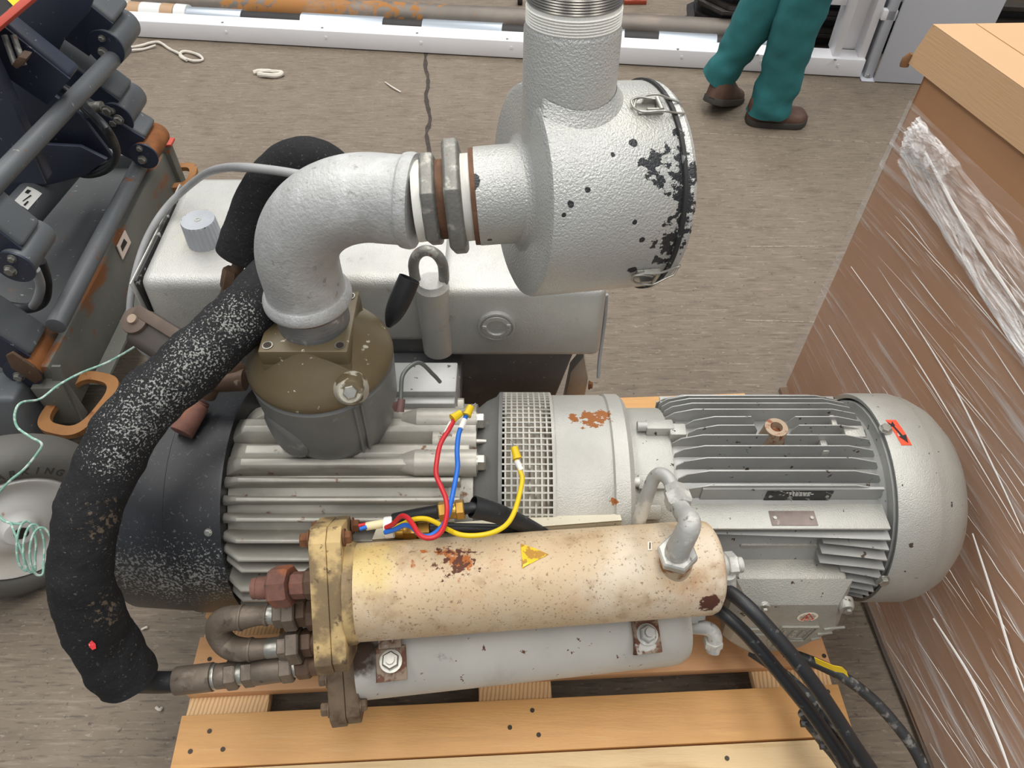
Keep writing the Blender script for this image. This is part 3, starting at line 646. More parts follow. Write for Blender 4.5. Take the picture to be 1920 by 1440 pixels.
q = B(); c = P(775, 735, z=.585); q.box(P(690, 735, z=.6).x, P(855, 735, z=.6).x, c.y-.012, c.y+.055, .52, .60); q.box(P(700, 735, z=.6).x, P(853, 735, z=.6).x, c.y-.028, c.y-.010, .52, .588)
q.obj('intake_block', m_motor_dk, vp, bevel=.003)
# pump and motor feet down to the pallet deck
for xa, xb in ((-.42, -.34), (-.16, -.08), (.30, .36), (.50, .56)):
    B().hull8([(xa, AY-.14, ZT), (xb, AY-.14, ZT), (xb, AY+.14, ZT), (xa, AY+.14, ZT), (xa, AY-.09, AZ-.12), (xb, AY-.09, AZ-.12), (xb, AY+.09, AZ-.12), (xa, AY+.09, AZ-.12)]).obj('foot', m_darkgrey, vp)
# black cowl at the left
lc = B().lathe(ax(0), X, [(-.452, .192), (-.448, .2005), (-.452, .202), (-.535, .2015), (-.537, .199), (-.560, .198), (-.64, .193), (-.668, .178), (-.676, .12), (-.678, .001)], 80, cap=False)
lc.lathe(ax(0), X, [(-.452, .192), (-.455, .06)], 80, cap=False)
lc = lc.obj('fan_cover', m_black_plastic, vp, ang=35, label='black plastic fan cover')
p = cyl_hit(391, 998, .2018); bolt(lc, m_zinc, p, rad_of(p), .005, .003, name='screw')
# ---------------- turret
TX, TY = -.288, .765
tc_ = Vector((TX, TY, 0))
q = B().lathe(tc_, Z, [(.50, .070), (.56, .080), (.60, .096), (.64, .1045), (.70, .1075), (.716, .1085), (.722, .104), (.722, .05)], 72).obj('inlet_housing', m_darkgrey, vp, ang=30)
# oval boss and vertical rib on the drum front
def tur(az, z, r): a = math.radians(az); return Vector((TX+r*math.sin(a), TY-r*math.cos(a), z))
g = B(); g.grid(lambda s, t: tur(-38+30*(t*math.cos(2*math.pi*s))/1.15, .625+.045*t*math.sin(2*math.pi*s)+.008, .1015+.0055*(1-t**8)+(.625+.045*t*math.sin(2*math.pi*s)-.60)*.06), 32, 6)
g.obj('oval_boss', m_darkgrey, q, ang=60)
for az in (34, 40):
    B().hull8([tur(az-1.4, .60, .090), tur(az+1.4, .60, .090), tur(az+1.4, .716, .098), tur(az-1.4, .716, .098), tur(az-1.0, .60, .1045), tur(az+1.0, .60, .1045), tur(az+1.0, .716, .1125), tur(az-1.0, .716, .1125)]).obj('rib', m_darkgrey, q, bevel=.001)
cap = B().lathe(tc_, Z, [(.7225, .06), (.7225, .107), (.728, .1095), (.736, .1085), (.748, .101), (.775, .078), (.79, .066), (.80, .062)], 72).obj('valve_cap', m_olive, vp, ang=40)
# square flange with four tapped holes
zf = .803; h = .064; sq_c = P(598, 612, z=zf)
tq = B(); rq = .010
tq.prism([(TX+dx*(h-.002), TY+dy*(h-.002), .775) for dx, dy in ((-1, -1), (1, -1), (1, 1), (-1, 1))], (0, 0, .028))
sqf = tq.obj('square_flange', m_olive, cap, bevel=.003)
for dx in (-1, 1):
    for dy in (-1, 1):
        p = Vector((TX+dx*.050, TY+dy*.050, zf))
        B().lathe(p-Z*.004, Z, [(0, .0055), (.0045, .0065), (.0052, .0075), (.0052, .0058), (-.004, .005)], 20, cap=False).obj('tapped_hole', m_zinc, cap)
        B().cyl(p+Z*.0003, p+Z*.0008, .0050, n=16).obj('hole_shade', m_nail, cap)  # dark disc on the flange stands in for shade inside the hole
# corner legs under the flange
for dx, dy in ((-1, -1), (1, -1), (1, 1), (-1, 1)):
    B().hull8([(TX+dx*.062, TY+dy*.062, .745), (TX+dx*.030, TY+dy*.062, .75), (TX+dx*.030, TY+dy*.03, .75), (TX+dx*.062, TY+dy*.030, .745),
               (TX+dx*.062, TY+dy*.062, .778), (TX+dx*.030, TY+dy*.062, .778), (TX+dx*.030, TY+dy*.03, .778), (TX+dx*.062, TY+dy*.030, .778)]).obj('flange_leg', m_olive, cap, bevel=.002)
p = P(656, 734, z=.762); d_ = Vector((.22, -.72, .60)).normalized()
B().lathe(p-d_*.030, d_, [(-.01, .030), (.022, .0185), (.032, .0175), (.035, .015), (.035, .009), (.030, .008)], 24).obj('plug_boss', M('chipped_olive_white', (186, 180, 164), .5, .1, layers=[dict(col=(104, 91, 66), scale=30, lo=.50, hi=.56)]), cap)
bolt(cap, m_zinc, p+d_*.003, d_, .010, .005, name='plug', washer=False)
# ---------------- pipe up, elbow, nuts, silencer
HC = P(780, 378, d=.90)          # where the elbow ends
Dh = (S0-HC); Dh.normalize()
VX = TX+.006
z_h = HC.z
v0 = Vector((VX, TY, .800)); R_ = .110
arc = []
zc = z_h-R_
for i in range(13):
    a = math.pi/2*i/12
    arc.append(Vector((VX+R_*(1-math.cos(a)), TY+(HC.y-TY)*(i/12)*.3, zc+R_*math.sin(a))))
B().lathe(v0, Z, [(0, .0505), (.036, .0505), (.040, .0495)], 48).obj('riser_pipe', M('machined_grey_pipe', (138, 140, 142), .4, .6, var=(30, .12), bump=(40, .4, 3, (1, 1, 8)), layers=[dict(col=(205, 204, 198), scale=30, lo=.62, hi=.7)]), vp)
B().lathe(v0+Z*.036, Z, [(0, .0515), (.004, .0525), (.008, .0515)], 48).obj('thread_ring', m_rustthread, vp)
eb = B(); e0 = v0+Z*.044
pts = [e0, e0+Z*.002, e0+Z*.010, e0+Z*.018, e0+Z*.024]+[p for p in arc if p.z > e0.z+.03]
rr_ = [.0565, .0605, .0605, .0565, .0535]+[.0535]*len([p for p in arc if p.z > e0.z+.03])
last = pts[-1]
for t, r in ((.35, .0535), (.70, .0535), (.74, .0560), (.90, .0575), (1.0, .0560)):
    pts.append(last.lerp(HC, t)); rr_.append(r)
elb = eb.tube(pts, rr_, n=48, k=3).obj('elbow_pipe', m_galv, vp, ang=45, label='galvanised ninety degree elbow')
# fitting stack from HC to S0
Lh = (S0-HC).length
def stack(parent, o, d, segs):
    t = 0
    for (name, ln, r0, r1, n, mat, bev) in segs:
        q = B().lathe(o+d*t, d, [(0, r0), (ln, r1)] if n > 8 else [(0, r0*.93), (ln*.15, r0), (ln*.85, r1), (ln, r1*.93)], n, rot=.3)
        q.obj(name, mat, parent, bevel=bev, ang=25); t += ln
stack(vp, HC, Dh, [('thread_tape', .010, .0485, .0480, 40, m_ptfe, 0), ('hex_nut', .018, .0590, .0590, 6, m_galv_dk, .0015), ('rusty_thread', .010, .0470, .0470, 40, m_rustthread, 0),
                   ('hex_nut', .020, .0735, .0735, 6, m_galv_dk, .0015), ('thread_tape', .010, .0515, .0515, 40, m_ptfe, 0), ('pipe_rim', .006, .0570, .0575, 48, m_rustthread, 0)])
t0 = .074
neck = B().lathe(HC+Dh*t0, Dh, [(0, .0525), (0, .0580), (Lh-t0+.01, .0585)], 56).obj('silencer_neck', m_sil, vp, ang=40)
L_ = (S1-S0).length
B().lathe(S0, SD, [(-.008, .0575), (-.0045, .0605), (-.0015, .064), (.0005, .071)], 56, cap=False).obj('weld_ring', m_sil, neck, ang=70)
sil = B().lathe(S0, SD, [(0, .055), (.0, SR-.008), (.003, SR-.002), (.008, SR), (L_-.004, SR), (L_-.001, SR-.002), (L_+.002, SR-.001), (L_+.008, SR), (L_+.013, SR-.003), (L_+.016, SR-.012), (L_+.017, .001)], 96).obj('silencer', m_sil, vp, ang=40, label='round hammered silver silencer with chipped paint')
B().lathe(S0+SD*(L_-.006), SD, [(0, SR+.0005), (.001, SR+.0028), (.0055, SR+.0028), (.0065, SR+.0005)], 96, cap=False).obj('seal_band', m_seam, sil)
# clips
for (u, v) in ((1212, 205), (1208, 512)):
    p = sil_pt(u, v); ctr = S0+SD*(p-S0).dot(SD); n_ = (p-ctr).normalized(); t_ = SD.cross(n_)
    mm = Matrix.Translation(p) @ Matrix(((SD.x, t_.x, n_.x, 0), (SD.y, t_.y, n_.y, 0), (SD.z, t_.z, n_.z, 0), (0, 0, 0, 1)))
    q = B(); W = lambda a, c, e: mm @ Vector((a, c, e))
    q.box(-.012, .018, -.008, .008, .0, .002, mm); q.box(-.004, .016, -.0085, -.0065, 0, .008, mm); q.box(-.004, .016, .0065, .0085, 0, .008, mm); q.cyl(W(.013, -.009, .007), W(.013, .009, .007), .003, n=12)
    lp = [(-.016, 0, .003), (-.010, .010, .006), (.012, .013, .009), (.030, .011, .004), (.042, .009, .001)]
    q.tube([W(*x_) for x_ in lp], .0014, n=8); q.tube([W(a, -c, e) for a, c, e in lp], .0014, n=8)
    q.tube([W(-.016, 0, .003), W(-.018, -.007, .006), W(-.008, -.010, .008), W(.006, -.006, .009)], .0014, n=8)
    q.tube([W(.042, .009, .001), W(.048, 0, -.006), W(.042, -.009, .001)], .0014, n=8)
    q.obj('wire_clip', m_zinc, sil)
# inlet pipe on top of the silencer
i0 = P(1074, 260, d=.84); i1 = P(1075, -60, d=.705)
i0 = S0+SD*((P(1075, 300, d=.86)-S0).dot(SD)+.003)
i1 = P(1075, 40, d=.775); di = (i1-i0).normalized(); li = (i1-i0).length
i1b = P(1075, 162, d=.80)
B().lathe(i0, di, [(0, .052), (.085, .052), (li-.006, .0515), (li, .049)], 64).obj('inlet_pipe', m_sil, vp, ang=40)
wr = .0545; pts = []
lw = (i0+di*(SR-.012))
g = B(); prof = []
xs, ys = SD, di.cross(SD).normalized()
vs = []; nn = 64
for k, (rr2, up) in enumerate(((.0525, .012), (.056, .006), (.061, .0005))):
    for i in range(nn):
        a = 2*math.pi*i/nn; ca, sa = math.cos(a), math.sin(a); off = xs*ca*rr2+ys*sa*rr2
        sd = sa*rr2; hgt = math.sqrt(max(SR*SR-sd*sd, 0))
        pv_ = i0+off+di*(hgt+up); tt_ = (pv_-S0).dot(SD); pv_ = pv_+SD*max(0, .0035-tt_); vs.append(pv_)
g.add(vs, [(k*nn+i, k*nn+(i+1) % nn, (k+1)*nn+(i+1) % nn, (k+1)*nn+i) for k in range(2) for i in range(nn)])
g.obj('weld_fillet', m_sil, sil, ang=70)
top = i1
for k in range(7): pass
q = B()
prof = [(0, .0495)]
for k in range(6): prof += [(.0015+k*.0028, .0500), (.0028+k*.0028, .0488)]
B().lathe(top, di, prof+[(.020, .0485)], 56).obj('thread_tape', m_ptfe, vp, ang=20)
prof = [(.020, .0485)]
for k in range(6): prof += [(.0215+k*.0026, .0494), (.0228+k*.0026, .0484)]
B().lathe(top, di, prof+[(.038, .0488), (.075, .0488), (.12, .0488)], 56).obj('inlet_nipple', M('shiny_steel_nipple', (140, 136, 130), .3, .8), vp, ang=20)
# ---------------- oil tank behind
tk = m_silver; YF = 1.0
xl, xr, zt_, zb_ = -.688, .170, .647, .488
xm = P(850, 600, y=.98).x
q = B(); q.hull8([(xl, YF+.02, zb_), (xm, YF+.02, zb_), (xm, 1.36, zb_), (xl-.01, 1.36, zb_), (xl+.006, YF+.028, zt_), (xm, YF+.028, zt_), (xm, 1.36, zt_), (xl, 1.36, zt_)])
tank = q.obj('oil_tank', tk, vp, bevel=.022, seg=5, ang=50, label='grey box shaped oil tank behind the pump')
q = B(); q.hull8([(xm-.02, YF-.016, zb_), (xr, YF-.016, zb_), (xr+.004, 1.36, zb_), (xm-.02, 1.36, zb_), (xm-.02, YF-.008, zt_+.008), (xr, YF-.008, zt_+.008), (xr+.004, 1.36, zt_+.008), (xm-.02, 1.36, zt_+.008)])
q.obj('tank_body', tk, tank, bevel=.016, seg=4, ang=50)
# gasket and end plate at the left
q = B().box(xl-.009, xl-.002, YF+.04, 1.34, zb_+.01, zt_-.012).obj('gasket', m_seam, tank, bevel=.006)
q = B().box(xl-.012, xl-.009, YF+.03, 1.345, zb_+.004, zt_-.010).obj('end_plate', m_silver, tank, bevel=.002)
# riser boss
c = P(815, 590, y=YF-.01)
q = B(); q.cyl((c.x, YF+.0, zb_+.01), (c.x, YF+.0, zt_+.012), .030, n=36); q.lathe((c.x, YF, zt_+.012), Z, [(0, .030), (.006, .026), (.012, .024)], 36)
q.obj('lifting_boss', tk, tank)
eye = []
for i in range(17):
    a = math.pi*(-.08+1.16*i/16); eye.append(Vector((c.x-.004+.026*math.cos(a), YF+.004, zt_+.048+.040*math.sin(a)-(.015 if i in (0, 16) else 0))))
eye = [Vector((c.x-.004+.020, YF+.004, zt_+.012))]+eye+[Vector((c.x-.004-.020, YF+.004, zt_+.012))]
B().tube(eye, .0095, n=16, k=3).obj('lifting_eye', m_galv_dk, tank)
# sight glass
p = P(931, 613, y=YF-.017)
q = B().lathe(p+Y*.01, -Y, [(0, .0345), (.012, .0345), (.0125, .031), (.0095, .0295), (.0095, .028), (.013, .0265), (.0135, .019), (.0105, .017), (.0105, .001)], 48).obj('sight_glass', m_silver, tank, ang=25)
B().box(p.x-.0265, p.x-.018, p.y-.005, p.y-.001, p.z-.004, p.z+.006).obj('lug', m_silver, tank, bevel=.001); B().box(p.x+.018, p.x+.0265, p.y-.005, p.y-.001, p.z-.0, p.z+.010).obj('lug', m_silver, tank, bevel=.001)
# filler cap
p = P(386, 452, z=zt_)
q = B(); n = 48; vs = []; 
for zz, r in ((0, .0335), (.047, .0318), (.050, .0305)):
    for i in range(n*2):
        a = math.pi*i/n; rr3 = r-(.0014 if i % 4 < 2 and zz < .049 else 0); vs.append(p+Vector((math.cos(a)*rr3, math.sin(a)*rr3, zz)))
m2 = 2*n
fs = [(k*m2+i, k*m2+(i+1) % m2, (k+1)*m2+(i+1) % m2, (k+1)*m2+i) for k in range(2) for i in range(m2)]+[tuple(2*m2+i for i in range(m2))]
q.add(vs, fs)
fc = q.obj('filler_cap', M('grey_ribbed_plastic', (164, 167, 172), .6, var=(30, .06), layers=[dict(col=(214, 212, 208), scale=30, lo=.5, hi=.8, amt=.3), dict(col=(40, 40, 40), scale=90, lo=.74, hi=.77)]), vp, ang=20, label='ribbed grey filler cap')
B().lathe(p+Z*.0495, Z, [(0, .0062), (.0012, .0062), (.0012, .0038), (-.003, .0038)], 24).obj('cap_hole', m_zinc, fc)
# lower dark tank
q = B(); q.hull8([(P(660, 700, y=1.03).x, 1.04, ZT), (.06, 1.04, ZT), (.06, 1.33, ZT), (-.5, 1.33, ZT), (P(660, 700, y=1.03).x, 1.035, zb_+.002), (.135, 1.035, zb_+.002), (.135, 1.33, zb_+.002), (-.5, 1.33, zb_+.002)])
q.obj('lower_tank', m_dkcast, tank, bevel=.006)
p = P(1093, 715, y=1.10)
q = B().prism([(.115, 1.06, .24), (.160, 1.06, .24), (.164, 1.06, .34), (.150, 1.06, .41), (.125, 1.06, .36)], (0, .03, 0)).obj('end_bracket', m_silver, tank, bevel=.002)
q = P(1104, 722, y=1.06); bolt(tank, m_rustbolt, q, (1, -.2, .2), .008, .006)
# frame between tank and pump (closes the dark gap)
B().box(-.50, -.10, .93, 1.03, .40, .455).obj('cross_frame', m_dkcast, vp, bevel=.004)
B().box(-.66, -.46, 1.02, 1.30, ZT, zb_+.004).obj('tank_support', m_dkcast, tank, bevel=.004)
# small tube and brown sensor beside turret
B().tube([P(752, 765, d=1.10), P(752, 735, d=1.10), P(757, 700, d=1.10), P(785, 680, d=1.12), P(812, 702, d=1.16), P(825, 716, d=1.18)], .0032, n=10).obj('small_pipe', M('dull_metal_tube', (112, 116, 112), .45, .5), vp)
q = B(); q.cyl(P(750, 772, d=1.10), P(753, 748, d=1.10), .0062, .0056, n=16); q.cyl(P(742, 764, d=1.11), P(750, 761, d=1.105), .008, n=6); q.obj('sensor_plug', M('brown_sensor', (110, 80, 76), .5, var=(40, .2)), vp)
# black flared tube hanging by the tank
q = B(); pa_ = P(768, 522, d=1.20); pb_ = P(728, 612, d=1.22)
q.tube([pa_, pa_.lerp(pb_, .5), pa_.lerp(pb_, .8), pb_], [.0165, .0165, .012, .003], n=20, k=3, cap=False); q.obj('black_sleeve', m_black_rubber, vp, ang=60, solid=-.0012)

# ---------------- coolers (two shell tubes with flanged heads)
A0 = P(655, 1111, d=1.075); A1 = P(1325, 1063, d=1.115); rA = .0690; dA = (A1-A0).normalized(); lA = (A1-A0).length
B0 = P(672, 1228, d=1.19); B1 = P(1272, 1165, d=1.245); rB = .0680; dB = (B1-B0).normalized(); lB = (B1-B0).length
ca = B().lathe(A0, dA, [(0, .05), (0, rA), (lA-.004, rA), (lA+.004, rA-.003), (lA+.010, rA-.012), (lA+.0105, .001)], 72).obj('cooler_shell', m_cooler, vp, ang=40, label='cream rust-stained upper cooler tube')
cb = B().lathe(B0, dB, [(0, .05), (0, rB), (lB-.022, rB), (lB-.010, rB-.002), (lB+.004, rB-.010), (lB+.010, rB-.03), (lB+.011, .001)], 72).obj('cooler_shell', m_cooler2, vp, ang=40, label='grey-white lower cooler tube')
# frames for flange plates: long axis direction in the image-vertical sense
def plate_frame(o, d):
    up = (ray(960, 600)*0+Vector((0, ST, CT)))   # opposite of the optical down direction
    up = (up-d*up.dot(d)).normalized(); out = d.cross(up).normalized(); return up, out
upA, outA = plate_frame(A0, dA)
def fl_plate(o, d, t0, t1, h0, h1, w_, mat, name, parent, ch=.018):
    up, out = plate_frame(o, d); q = B()
    pts = [(-w_+ch, h0), (w_-ch, h0), (w_, h0+ch), (w_, h1-ch), (w_-ch, h1), (-w_+ch, h1), (-w_, h1-ch), (-w_, h0+ch)]
    q.prism([o+d*t0+out*a+up*c for a, c in pts], d*(t1-t0)); return q.obj(name, mat, parent, bevel=.0018)
B().lathe(A0, dA, [(-.002, rA), (.0, rA+.004), (.010, rA+.003), (.014, rA)], 64, cap=False).obj('weld_ring', m_flange, ca)
fl_plate(A0, dA, -.019, .001, -.098, .104, .060, m_flange, 'flange_plate', ca); fl_plate(A0, dA, -.043, -.0195, -.100, .104, .060, m_flange, 'head_plate', ca)
# lower head: in the photo stands below and to the right
fl_plate(B0, dB, -.018, .003, -.092, .085, .056, m_flange2, 'flange_plate', cb); fl_plate(B0, dB, -.043, -.0185, -.095, .085, .056, m_flange2, 'head_plate', cb)
for (o, d, par, mt_, hs) in ((A0, dA, ca, m_rustbolt, (.088,)), (B0, dB, cb, m_flange2, (-.016-.0, -.062))):
    up, out = plate_frame(o, d)
    for hh in hs:
        p = o-d*.043+up*hh-out*.0; sg = 1
        for s_ in (-1, 1):
            pp = p+out*.043*s_
            bolt(par, mt_, pp, -d, .011, .011)
            bolt(par, mt_, pp+d*.046, d, .010, .008)
# cream cover plate behind the upper shell
q = B(); s0, s1 = P(698, 1012, d=1.105), P(1166, 976, d=1.145)
bk = Vector((0, .03, -.02)); q.hull8([s0-Z*.003, s1-Z*.003, s1+bk-Z*.003, s0+bk-Z*.003, s0+Z*.001, s1+Z*.001, s1+bk+Z*.001, s0+bk+Z*.001]); q.hull8([s0-Z*.06, s1-Z*.06, s1-Z*.06+Y*.002, s0-Z*.06+Y*.002, s0, s1, s1+Y*.002, s0+Y*.002])
q.obj('cover_plate', m_cream, vp)
# brackets with nuts
for (u, v, w_, nutm, dd) in ((733, 1240, .023, m_zinc, 1.118), (1213, 1190, .021, m_white_metal, 1.16)):
    o = P(u, v, d=dd); n_ = (CAM-o).normalized(); n_ = (n_-dB*n_.dot(dB)).normalized(); up = dB.cross(n_); up = up if up.y > 0 else -up
    mm = Matrix(((dB.x, up.x, n_.x, o.x), (dB.y, up.y, n_.y, o.y), (dB.z, up.z, n_.z, o.z), (0, 0, 0, 1)))
    q = B(); q.box(-w_, w_, -.028, .022, -.004, 0, mm); q.box(-w_, -w_+.003, -.028, .022, -.03, .0, mm); q.box(-.017, .017, .018, .052, -.004, .010, mm)
    br = q.obj('bracket', M('rust_edged_bracket', (150, 132, 112), .6, .1, layers=[dict(col=(104, 62, 40), scale=30, lo=.44, hi=.55), dict(col=(196, 192, 184), scale=26, lo=.62, hi=.68)]), vp, bevel=.0015)
    bolt(br, nutm, o+n_*.001, n_+up*.15, .0135, .011, stud=.010, name='nut')
# warning triangle
def shell_patch(o, d, r, u, v, pts, mat, name, parent, off=.0006):
    q_ = ray(u, v); w_ = CAM-o; A_ = q_-d*q_.dot(d); C_ = w_-d*w_.dot(d); a = A_.dot(A_); bb = A_.dot(C_); c = C_.dot(C_)-r*r
    p = CAM+q_*((-bb-math.sqrt(max(bb*bb-a*c, 0)))/a); ctr = o+d*(p-o).dot(d); n_ = (p-ctr).normalized(); t_ = n_.cross(d); t_ = t_ if t_.z > 0 else -t_
    vs = []
    for lift in (off, off+.0005):
        for x_, y_ in pts:
            ph = y_/r; nn_ = n_*math.cos(ph)+t_*math.sin(ph); vs.append(ctr+d*x_+nn_*(r+lift))
    n = len(pts); return B().add(vs, [tuple(range(n)), tuple(range(2*n-1, n-1, -1))]+[(i, (i+1) % n, (i+1) % n+n, i+n) for i in range(n)]).obj(name, mat, parent)
shell_patch(A0, dA, rA, 1000, 1042, [(-.0175, .018), (-.009, .0135), (.0, .0095), (.010, .005), (.0215, .000), (.013, -.005), (.003, -.0115), (-.006, -.0165), (-.0155, -.022), (-.0162, -.012), (-.0165, 0), (-.017, .009)], m_yellow, 'warning_triangle', ca)
shell_patch(A0, dA, rA, 1000, 1042, [(-.0165, .0165), (-.0085, .0125), (-.008, .0095), (-.0155, .0125)], M('bright_yellow', (250, 224, 20), .4), 'triangle_remnant', ca, .0012)
shell_patch(A0, dA, rA, 1217, 1024, [(-.0035, .007), (.0025, .007), (.0055, -.007), (-.0005, -.007)], m_stick, 'small_label', ca)
shell_patch(A0, dA, rA, 1217, 1024, [(-.001, .005), (.0008, .005), (.0032, -.005), (.0015, -.005)], m_blackprint, 'label_print', ca, .0012)
# end plugs, outlet boss with elbow
def hexs(o, p0, d, segs, parent, base):
    t = 0
    for (ln, r, n, mt_) in segs:
        if n == 6: B().lathe(p0+d*t, d, [(0, r*.9), (ln*.12, r), (ln*.88, r), (ln, r*.9)], 6, rot=.4).obj('hex_nut', mt_, parent, ang=25)
        else: B().lathe(p0+d*t, d, [(0, r), (ln, r)], n).obj(base, mt_, parent, bevel=.0008 if ln > .006 else 0)
        t += ln
hexs(0, P(1345, 1062, d=1.12), Vector((1, .1, -.05)).normalized(), [(.012, .018, 20, m_white_metal), (.016, .021, 6, m_white_metal), (.010, .012, 16, m_white_metal)], vp, 'plug_body')
q = B().lathe(P(1364, 1094, d=1.12), Vector((.15, -.3, -1)), [(-.02, .012), (.0, .013), (.010, .013)], 20).obj('plug_body', m_white_metal, vp)
nb = P(1266, 1058, d=1.052); nt = P(1277, 1003, d=.975); dn = (nt-nb).normalized()
B().lathe(nb-dn*.012, dn, [(0, .0255), (.010, .0235), (.036, .0235)], 36).obj('outlet_boss', M('rust_streaked_boss', (190, 172, 146), .6, .05, layers=[dict(col=(142, 92, 48), scale=20, lo=.46, hi=.54)]), vp)
B().lathe(nb+dn*.026, dn, [(0, .026), (.003, .0275), (.015, .0275), (.018, .025)], 6, rot=.2).obj('hex_nut', m_white_metal, vp, ang=25)
el = [nb+dn*.038, nb+dn*.054, P(1293, 983, d=.99), P(1281, 962, d=1.02), P(1272, 945, d=1.04)]
B().tube(el, [.0175, .0165, .0155, .0135, .0130], n=24, k=5).obj('elbow_fitting', m_white_metal, vp, ang=50)
p0 = P(1276, 950, d=1.035); p1 = P(1262, 912, d=1.062)
B().lathe(p0, p1-p0, [(0, .0165), (.004, .0195), (.020, .0195), (.0205, .0165), (.024, .0165), (.034, .0155)], 6, rot=.5).obj('hex_nut', m_white_metal, vp, ang=25)
B().tube([P(1262, 915, d=1.06), P(1252, 897, d=1.07), P(1238, 889, d=1.08), P(1226, 897, d=1.09), P(1216, 922, d=1.10), P(1207, 950, d=1.115), P(1196, 985, d=1.135), P(1184, 1030, d=1.17)], .0102, n=20, k=5).obj('curved_pipe', m_white_metal, vp, label='bent silver pipe to the upper cooler')
# lower outlet elbow at right
B().tube([P(1280, 1176, d=1.25), P(1305, 1176, d=1.24), P(1330, 1180, d=1.235), P(1340, 1195, d=1.235), P(1336, 1222, d=1.24)], [.0115, .0115, .012, .0125, .0115], n=20).obj('elbow_fitting', m_white_metal, vp)
B().lathe(P(1338, 1200, d=1.235), P(1334, 1222, d=1.25)-P(1338, 1200, d=1.235), [(0, .0155), (.002, .0165), (.012, .0165), (.013, .011), (.022, .0105)], 6).obj('hex_nut', m_white_metal, vp, ang=25)
B().lathe(P(1290, 1152, d=1.235), dB, [(-.01, .016), (.012, .016), (.014, .013), (.026, .012)], 6).obj('hex_nut', m_white_metal, vp, ang=25)
# ---------------- fittings at the left heads
def run(name, pts_r, mat, parent=vp):   # list of (u,v,d,r,sides)
    pass
def fit(name, a, c, r, n, mat, r2=None):
    a = P(*a[:2], d=a[2]); c = P(*c[:2], d=c[2]); ln = (c-a).length; r2 = r if r2 is None else r2
    pr = [(0, r*.92), (ln*.12, r), (ln*.88, r2), (ln, r2*.92)] if n <= 8 else [(0, r), (ln, r2)]
    return B().lathe(a, c-a, pr, n, rot=.35).obj(name, mat, vp, ang=25, bevel=(.001 if n > 8 else 0))
dU = 1.065
fit('union_end', (474, 1104, dU+.02), (484, 1103, dU+.02), .0155, 24, m_rustfit)
fit('union_body', (484, 1103, dU+.02), (516, 1101, dU+.02), .0165, 24, m_rustfit)
fit('union_nut', (513, 1101, dU+.02), (549, 1098, dU+.015), .0305, 8, m_rustfit)
fit('union_body', (548, 1098, dU+.01), (576, 1096, dU+.01), .0195, 8, m_rustfit)
fit('union_nut', (574, 1095, dU+.01), (606, 1092, dU+.01), .0225, 8, m_brownfit)
# upper elbow run
d1, d2, d3 = 1.135, 1.15, 1.165
B().tube([P(505, 1153, d=d1), P(480, 1155, d=d1), P(452, 1158, d=d1), P(428, 1160, d=d1+.004), P(412, 1168, d=d1+.01), P(409, 1185, d=d1+.018), P(421, 1205, d=d2+.01), P(440, 1216, d=d2+.008), P(470, 1218, d=d2), P(502, 1215, d=d2)],
         [.0150, .0150, .0185, .0190, .0190, .0188, .0188, .0188, .0170, .0150], n=24, k=4).obj('double_elbow', m_fitting, vp, ang=50)
for (u, v, r) in ((453, 1158, .0200), (500, 1153, .0165), (470, 1218, .0185)):
    fit('elbow_rim', (u-3, v, d1 if v < 1200 else d2), (u+3, v, d1 if v < 1200 else d2), r, 28, m_fitting)
fit('thread', (500, 1153, d1), (518, 1152, d1), .0150, 20, m_zinc)
fit('hex_nut', (516, 1152, d1), (536, 1150, d1), .0210, 6, m_fitting); fit('hex_nut', (534, 1150, d1-.004), (559, 1148, d1-.004), .0270, 6, m_fitting)
fit('hex_nut', (559, 1146, d1), (578, 1144, d1), .0235, 6, m_brownfit); fit('hex_nut', (578, 1152, d1), (604, 1150, d1), .0245, 8, m_brownfit)
fit('thread', (500, 1216, d2), (526, 1213, d2), .0155, 20, m_zinc)
fit('hex_nut', (524, 1213, d2), (544, 1211, d2), .0205, 6, m_fitting); fit('hex_nut', (542, 1211, d2-.004), (567, 1208, d2-.004), .0285, 6, m_fitting)
fit('hex_nut', (568, 1205, d2), (588, 1203, d2), .0215, 6, m_brownfit); fit('thread', (588, 1203, d2), (606, 1202, d2), .0190, 20, m_brownfit)
# hose end run
fit('hose_ferrule', (330, 1277, d3), (400, 1269, d3), .0215, 32, m_fitting, .0220); fit('hose_ferrule_ring', (401, 1269, d3), (408, 1268, d3), .0200, 32, m_zinc)
fit('swivel', (408, 1268, d3), (428, 1266, d3), .0195, 28, m_fitting); fit('hex_nut', (426, 1266, d3), (448, 1263, d3), .0235, 6, m_fitting)
fit('thread', (446, 1263, d3), (460, 1262, d3), .0180, 24, m_zinc); fit('hex_nut', (458, 1262, d3), (480, 1259, d3), .0225, 6, m_fitting)
fit('swivel', (478, 1259, d3), (530, 1253, d3), .0215, 28, m_fitting, .0205); fit('hex_nut', (528, 1253, d3), (552, 1250, d3), .0230, 6, m_fitting)
fit('thread', (550, 1250, d3), (560, 1249, d3), .0165, 24, m_zinc); fit('hex_nut', (558, 1249, d3), (584, 1246, d3), .0205, 8, m_brownfit); fit('thread', (582, 1246, d3), (620, 1242, d3), .0175, 20, m_brownfit)
